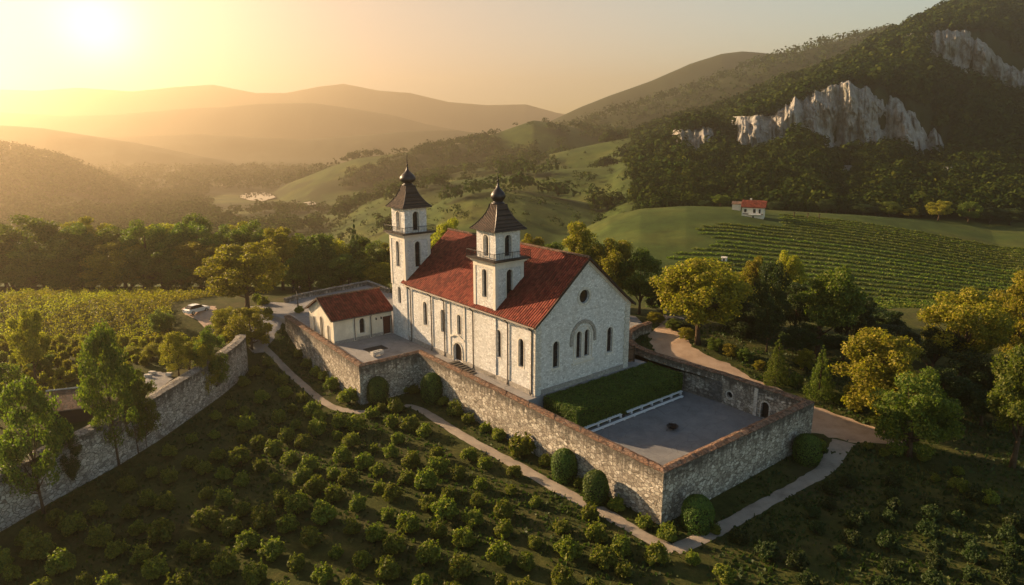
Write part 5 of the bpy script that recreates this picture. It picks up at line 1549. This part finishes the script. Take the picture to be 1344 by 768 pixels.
# lamp post on the forecourt
p = on_z(391, 402, 0)
lp = empty('lamp_post', (p.x, p.y, 0), .4, 'dark old-fashioned lamp post with two lanterns on the forecourt', 'lamp post')
MB().lathe([(.22, 0), (.22, .12), (.14, .2), (.12, .55), (.075, .65), (.055, 3.0)], (0, 0, 0), 10).build('pole', M['iron'], lp, True)
MB().tube([(-.55, 0, 3.05), (-.3, 0, 2.95), (0, 0, 2.9), (.3, 0, 2.95), (.55, 0, 3.05)], .035, 6).build('arm', M['iron'], lp)
for x in (-.55, .55):
    l = MB().lathe([(.10, 0), (.17, .36)], (x, 0, 3.06), 6).build('lantern', M['glass'], lp)
    MB().lathe([(.22, .361), (.14, .5), (.03, .6), (.02, .7)], (x, 0, 3.06), 6).build('lantern_cap', M['iron'], l)

# cars in the vineyard drive
def car(p, rz, label):
    o = empty('parked_car', p, rz, label, 'car')
    side = [(-2.05, .32), (2.02, .32), (2.1, .55), (2.05, .78), (1.3, .92), (.98, .95), (-1.75, .98), (-2.08, .85), (-2.12, .55)]
    fn = lambda a, b, d: (a, d, b)
    MB().extr(side, fn, -.84, .84).build('body', M['white'], o)
    cab = [(-1.72, .985), (1.02, .955), (.42, 1.42), (-.2, 1.50), (-1.2, 1.46), (-1.6, 1.25)]
    mb = MB(); n = len(cab); vs = [(a, -.80 + .18 * (b - .96) / .5, b) for a, b in cab] + [(a, .80 - .18 * (b - .96) / .5, b) for a, b in cab]
    mb.add(vs, [list(range(n))[::-1], list(range(n, 2 * n))] + [(i, (i + 1) % n, n + (i + 1) % n, n + i) for i in range(n)])
    mb.build('window_glass', M['glass'], o)
    MB().extr([(-1.18, 1.475), (-.2, 1.513), (.40, 1.435), (.40, 1.465), (-.2, 1.55), (-1.18, 1.515)], fn, -.64, .64).build('roof_panel', M['white'], o)
    for x in (-1.28, 1.32):
        for y in (-.80, .80):
            w = MB().tube([(x, y - .11, .32), (x, y + .11, .32)], .32, 16).build('wheel', M['iron'], o)
            s = 1 if y > 0 else -1
            MB().tube([(x, y + s * .111, .32), (x, y + s * .13, .32)], .19, 12).build('rim', M['quoin'], w)
    for y in (-.6, .6):
        MB().box(2.06, 2.13, y - .16, y + .16, .62, .76).build('headlight', M['glass'], o)
        MB().box(-2.13, -2.09, y - .14, y + .14, .68, .82).build('tail_light', M['wood_red'], o)
p = ground(258.5, 411); car(p + Vector((0, 0, .06)), 1.05, 'white car parked across the top of the pink vineyard drive')

# shed among the vines
p = on_z(90, 553, 0)
sh = empty('tool_shed', (p.x, p.y, 0), .35, 'low shed with dull brown sloping roof behind the left retaining wall', 'shed')
MB().box(-2.1, 2.1, 0, 2.8, -.2, 1.5).build('wall', M['wood_dark'], sh)
MB().extr([(-.5, 1.45), (3.1, 2.6), (3.1, 2.7), (-.5, 1.55)], FX, -2.5, 2.5).build('roof', M['coping'], sh)
MB().tube([(-2.5, 3.05, 2.72), (2.5, 3.05, 2.72)], .10, 6).build('ridge_cap', M['quoin'], sh)
MB().box(-2.5, 2.5, -.56, -.505, 1.42, 1.54).build('fascia', M['pipe'], sh)
yd = strip('paved_patch', [on_z(188, 498, 0).xy, on_z(196, 505, 0).xy, on_z(208, 509, 0).xy], [on_z(206, 486, 0).xy, on_z(220, 488, 0).xy, on_z(228, 494, 0).xy], M['paving'], .06, 12)
for k, (px, py) in enumerate([(200, 490), (222, 492), (194, 494)]):
    q = on_z(px, py, 0); rr = random.Random(k)
    b = MB(); 
    pts = [(.5 * math.cos(a) * rr.uniform(.6, 1.2), .3 * math.sin(a) * rr.uniform(.6, 1.2)) for a in [i * PI / 4 for i in range(8)]]
    o = b.prism(pts, -.1, .28).build('stone_block', M['quoin'], None, loc=(q.x, q.y, 0))
    tag(o, ['pale stone block at the back of the paved patch in the vineyard', 'pale stone block at the right side of the paved patch', 'pale stone block at the left side of the paved patch'][k], 'stone')

# house on the hill
def house():
    p = ground(1002, 288, 200); th = -.42
    o = empty('hill_house', (p.x, p.y, p.z - .4), th, 'small white house with red roof at the edge of the hillside vineyard', 'house')
    Lx, Wy, E_, Rr = 7.6, 5.2, 4.6, 6.6
    MB().extr([(0, -1.2), (Wy, -1.2), (Wy, E_), (Wy / 2 + 1.1, Rr - .55), (Wy / 2, Rr - .2), (Wy / 2 - 1.1, Rr - .55), (0, E_)], FX, -Lx, 0).build('wall', M['plaster'], o)
    rf = MB(); outer = [(-.5, E_ - .25), (Wy / 2 - 1.15, Rr - .38), (Wy / 2, Rr + .05), (Wy / 2 + 1.15, Rr - .38), (Wy + .5, E_ - .25)]
    rf.ring([(a, b + .2) for a, b in outer], outer, FX, -Lx - .4, .5, closed=False); rf.build('roof', M['roof_chapel'], o)
    for x, z0, z1, w in ((-6.4, 2.7, 3.8, .9), (-3.3, 2.5, 3.9, .9), (-1.5, 2.4, 3.9, .7), (-6.0, .3, 1.2, .6), (-3.6, .2, 1.4, .7)):
        f = MB().box(x - w / 2 - .08, x + w / 2 + .08, -.06, .01, z0 - .08, z1 + .08).build('window', M['white'], o)
        MB().box(x - w / 2, x + w / 2, -.075, -.061, z0, z1).build('pane', M['glass'], f)
    f = MB().box(-.01, .06, 1.5, 3.7, 3.0, 4.6).build('window', M['white'], o); MB().box(.061, .075, 1.65, 3.55, 3.12, 4.48).build('pane', M['glass'], f)
    MB().box(-5.2, -1.0, -1.3, -.02, 2.0, 2.16).build('balcony', M['white'], o)
    MB().box(-Lx + .3, -.2, -.10, -.02, 1.96, 2.2).build('floor_band', M['wood_red'], o)
    MB().box(-5.4, -4.7, 2.9, 3.5, Rr - .9, Rr + .8).build('chimney', M['plaster'], o)
    p2 = ground(966, 276, 200); h = empty('outhouse', (p2.x, p2.y, p2.z - .3), -.4, 'little pale outhouse up the slope left of the red-roofed house', 'hut')
    MB().box(-1.5, 1.5, 0, 2.2, -.6, 2.6).build('wall', M['plaster'], h)
    MB().extr([(-.3, 2.5), (2.5, 3.3), (2.5, 3.45), (-.3, 2.65)], FX, -1.8, 1.8).build('roof', M['coping'], h)
    p3 = ground(950, 343, 130); h = empty('pump_hut', (p3.x, p3.y, p3.z - .2), -.5, 'small whitish hut alone on the bare hillside above the golden tree', 'hut')
    h.scale = (.65, .65, .6)
    MB().box(-1.1, 1.1, 0, 1.6, -.4, 1.9).build('wall', M['plaster'], h)
    MB().extr([(-.25, 1.85), (.8, 2.35), (1.85, 1.85), (1.85, 1.95), (.8, 2.47), (-.25, 1.95)], FX, -1.3, 1.3).build('roof', M['quoin'], h)
    MB().box(-.35, .35, -.05, 0, 0, 1.5).build('door', M['wood_dark'], h)
    for k, (px, py) in enumerate([(1060, 287), (1042, 286), (1075, 288)]):
        q = ground(px, py, 200); b = empty('field_post', (q.x, q.y, q.z - .2), 0, ['lone field post right of the red-roofed house', 'field post nearest the red-roofed house', 'field post farthest from the red-roofed house'][k], 'post')
        MB().box(-.12, .12, -.12, .12, 0, 2.4).build('post', M['bark'], b)
        MB().box(-.5, .5, -.06, .06, 2.0, 2.12).build('crossbar', M['bark'], b)
house()
build_light()
build_land()
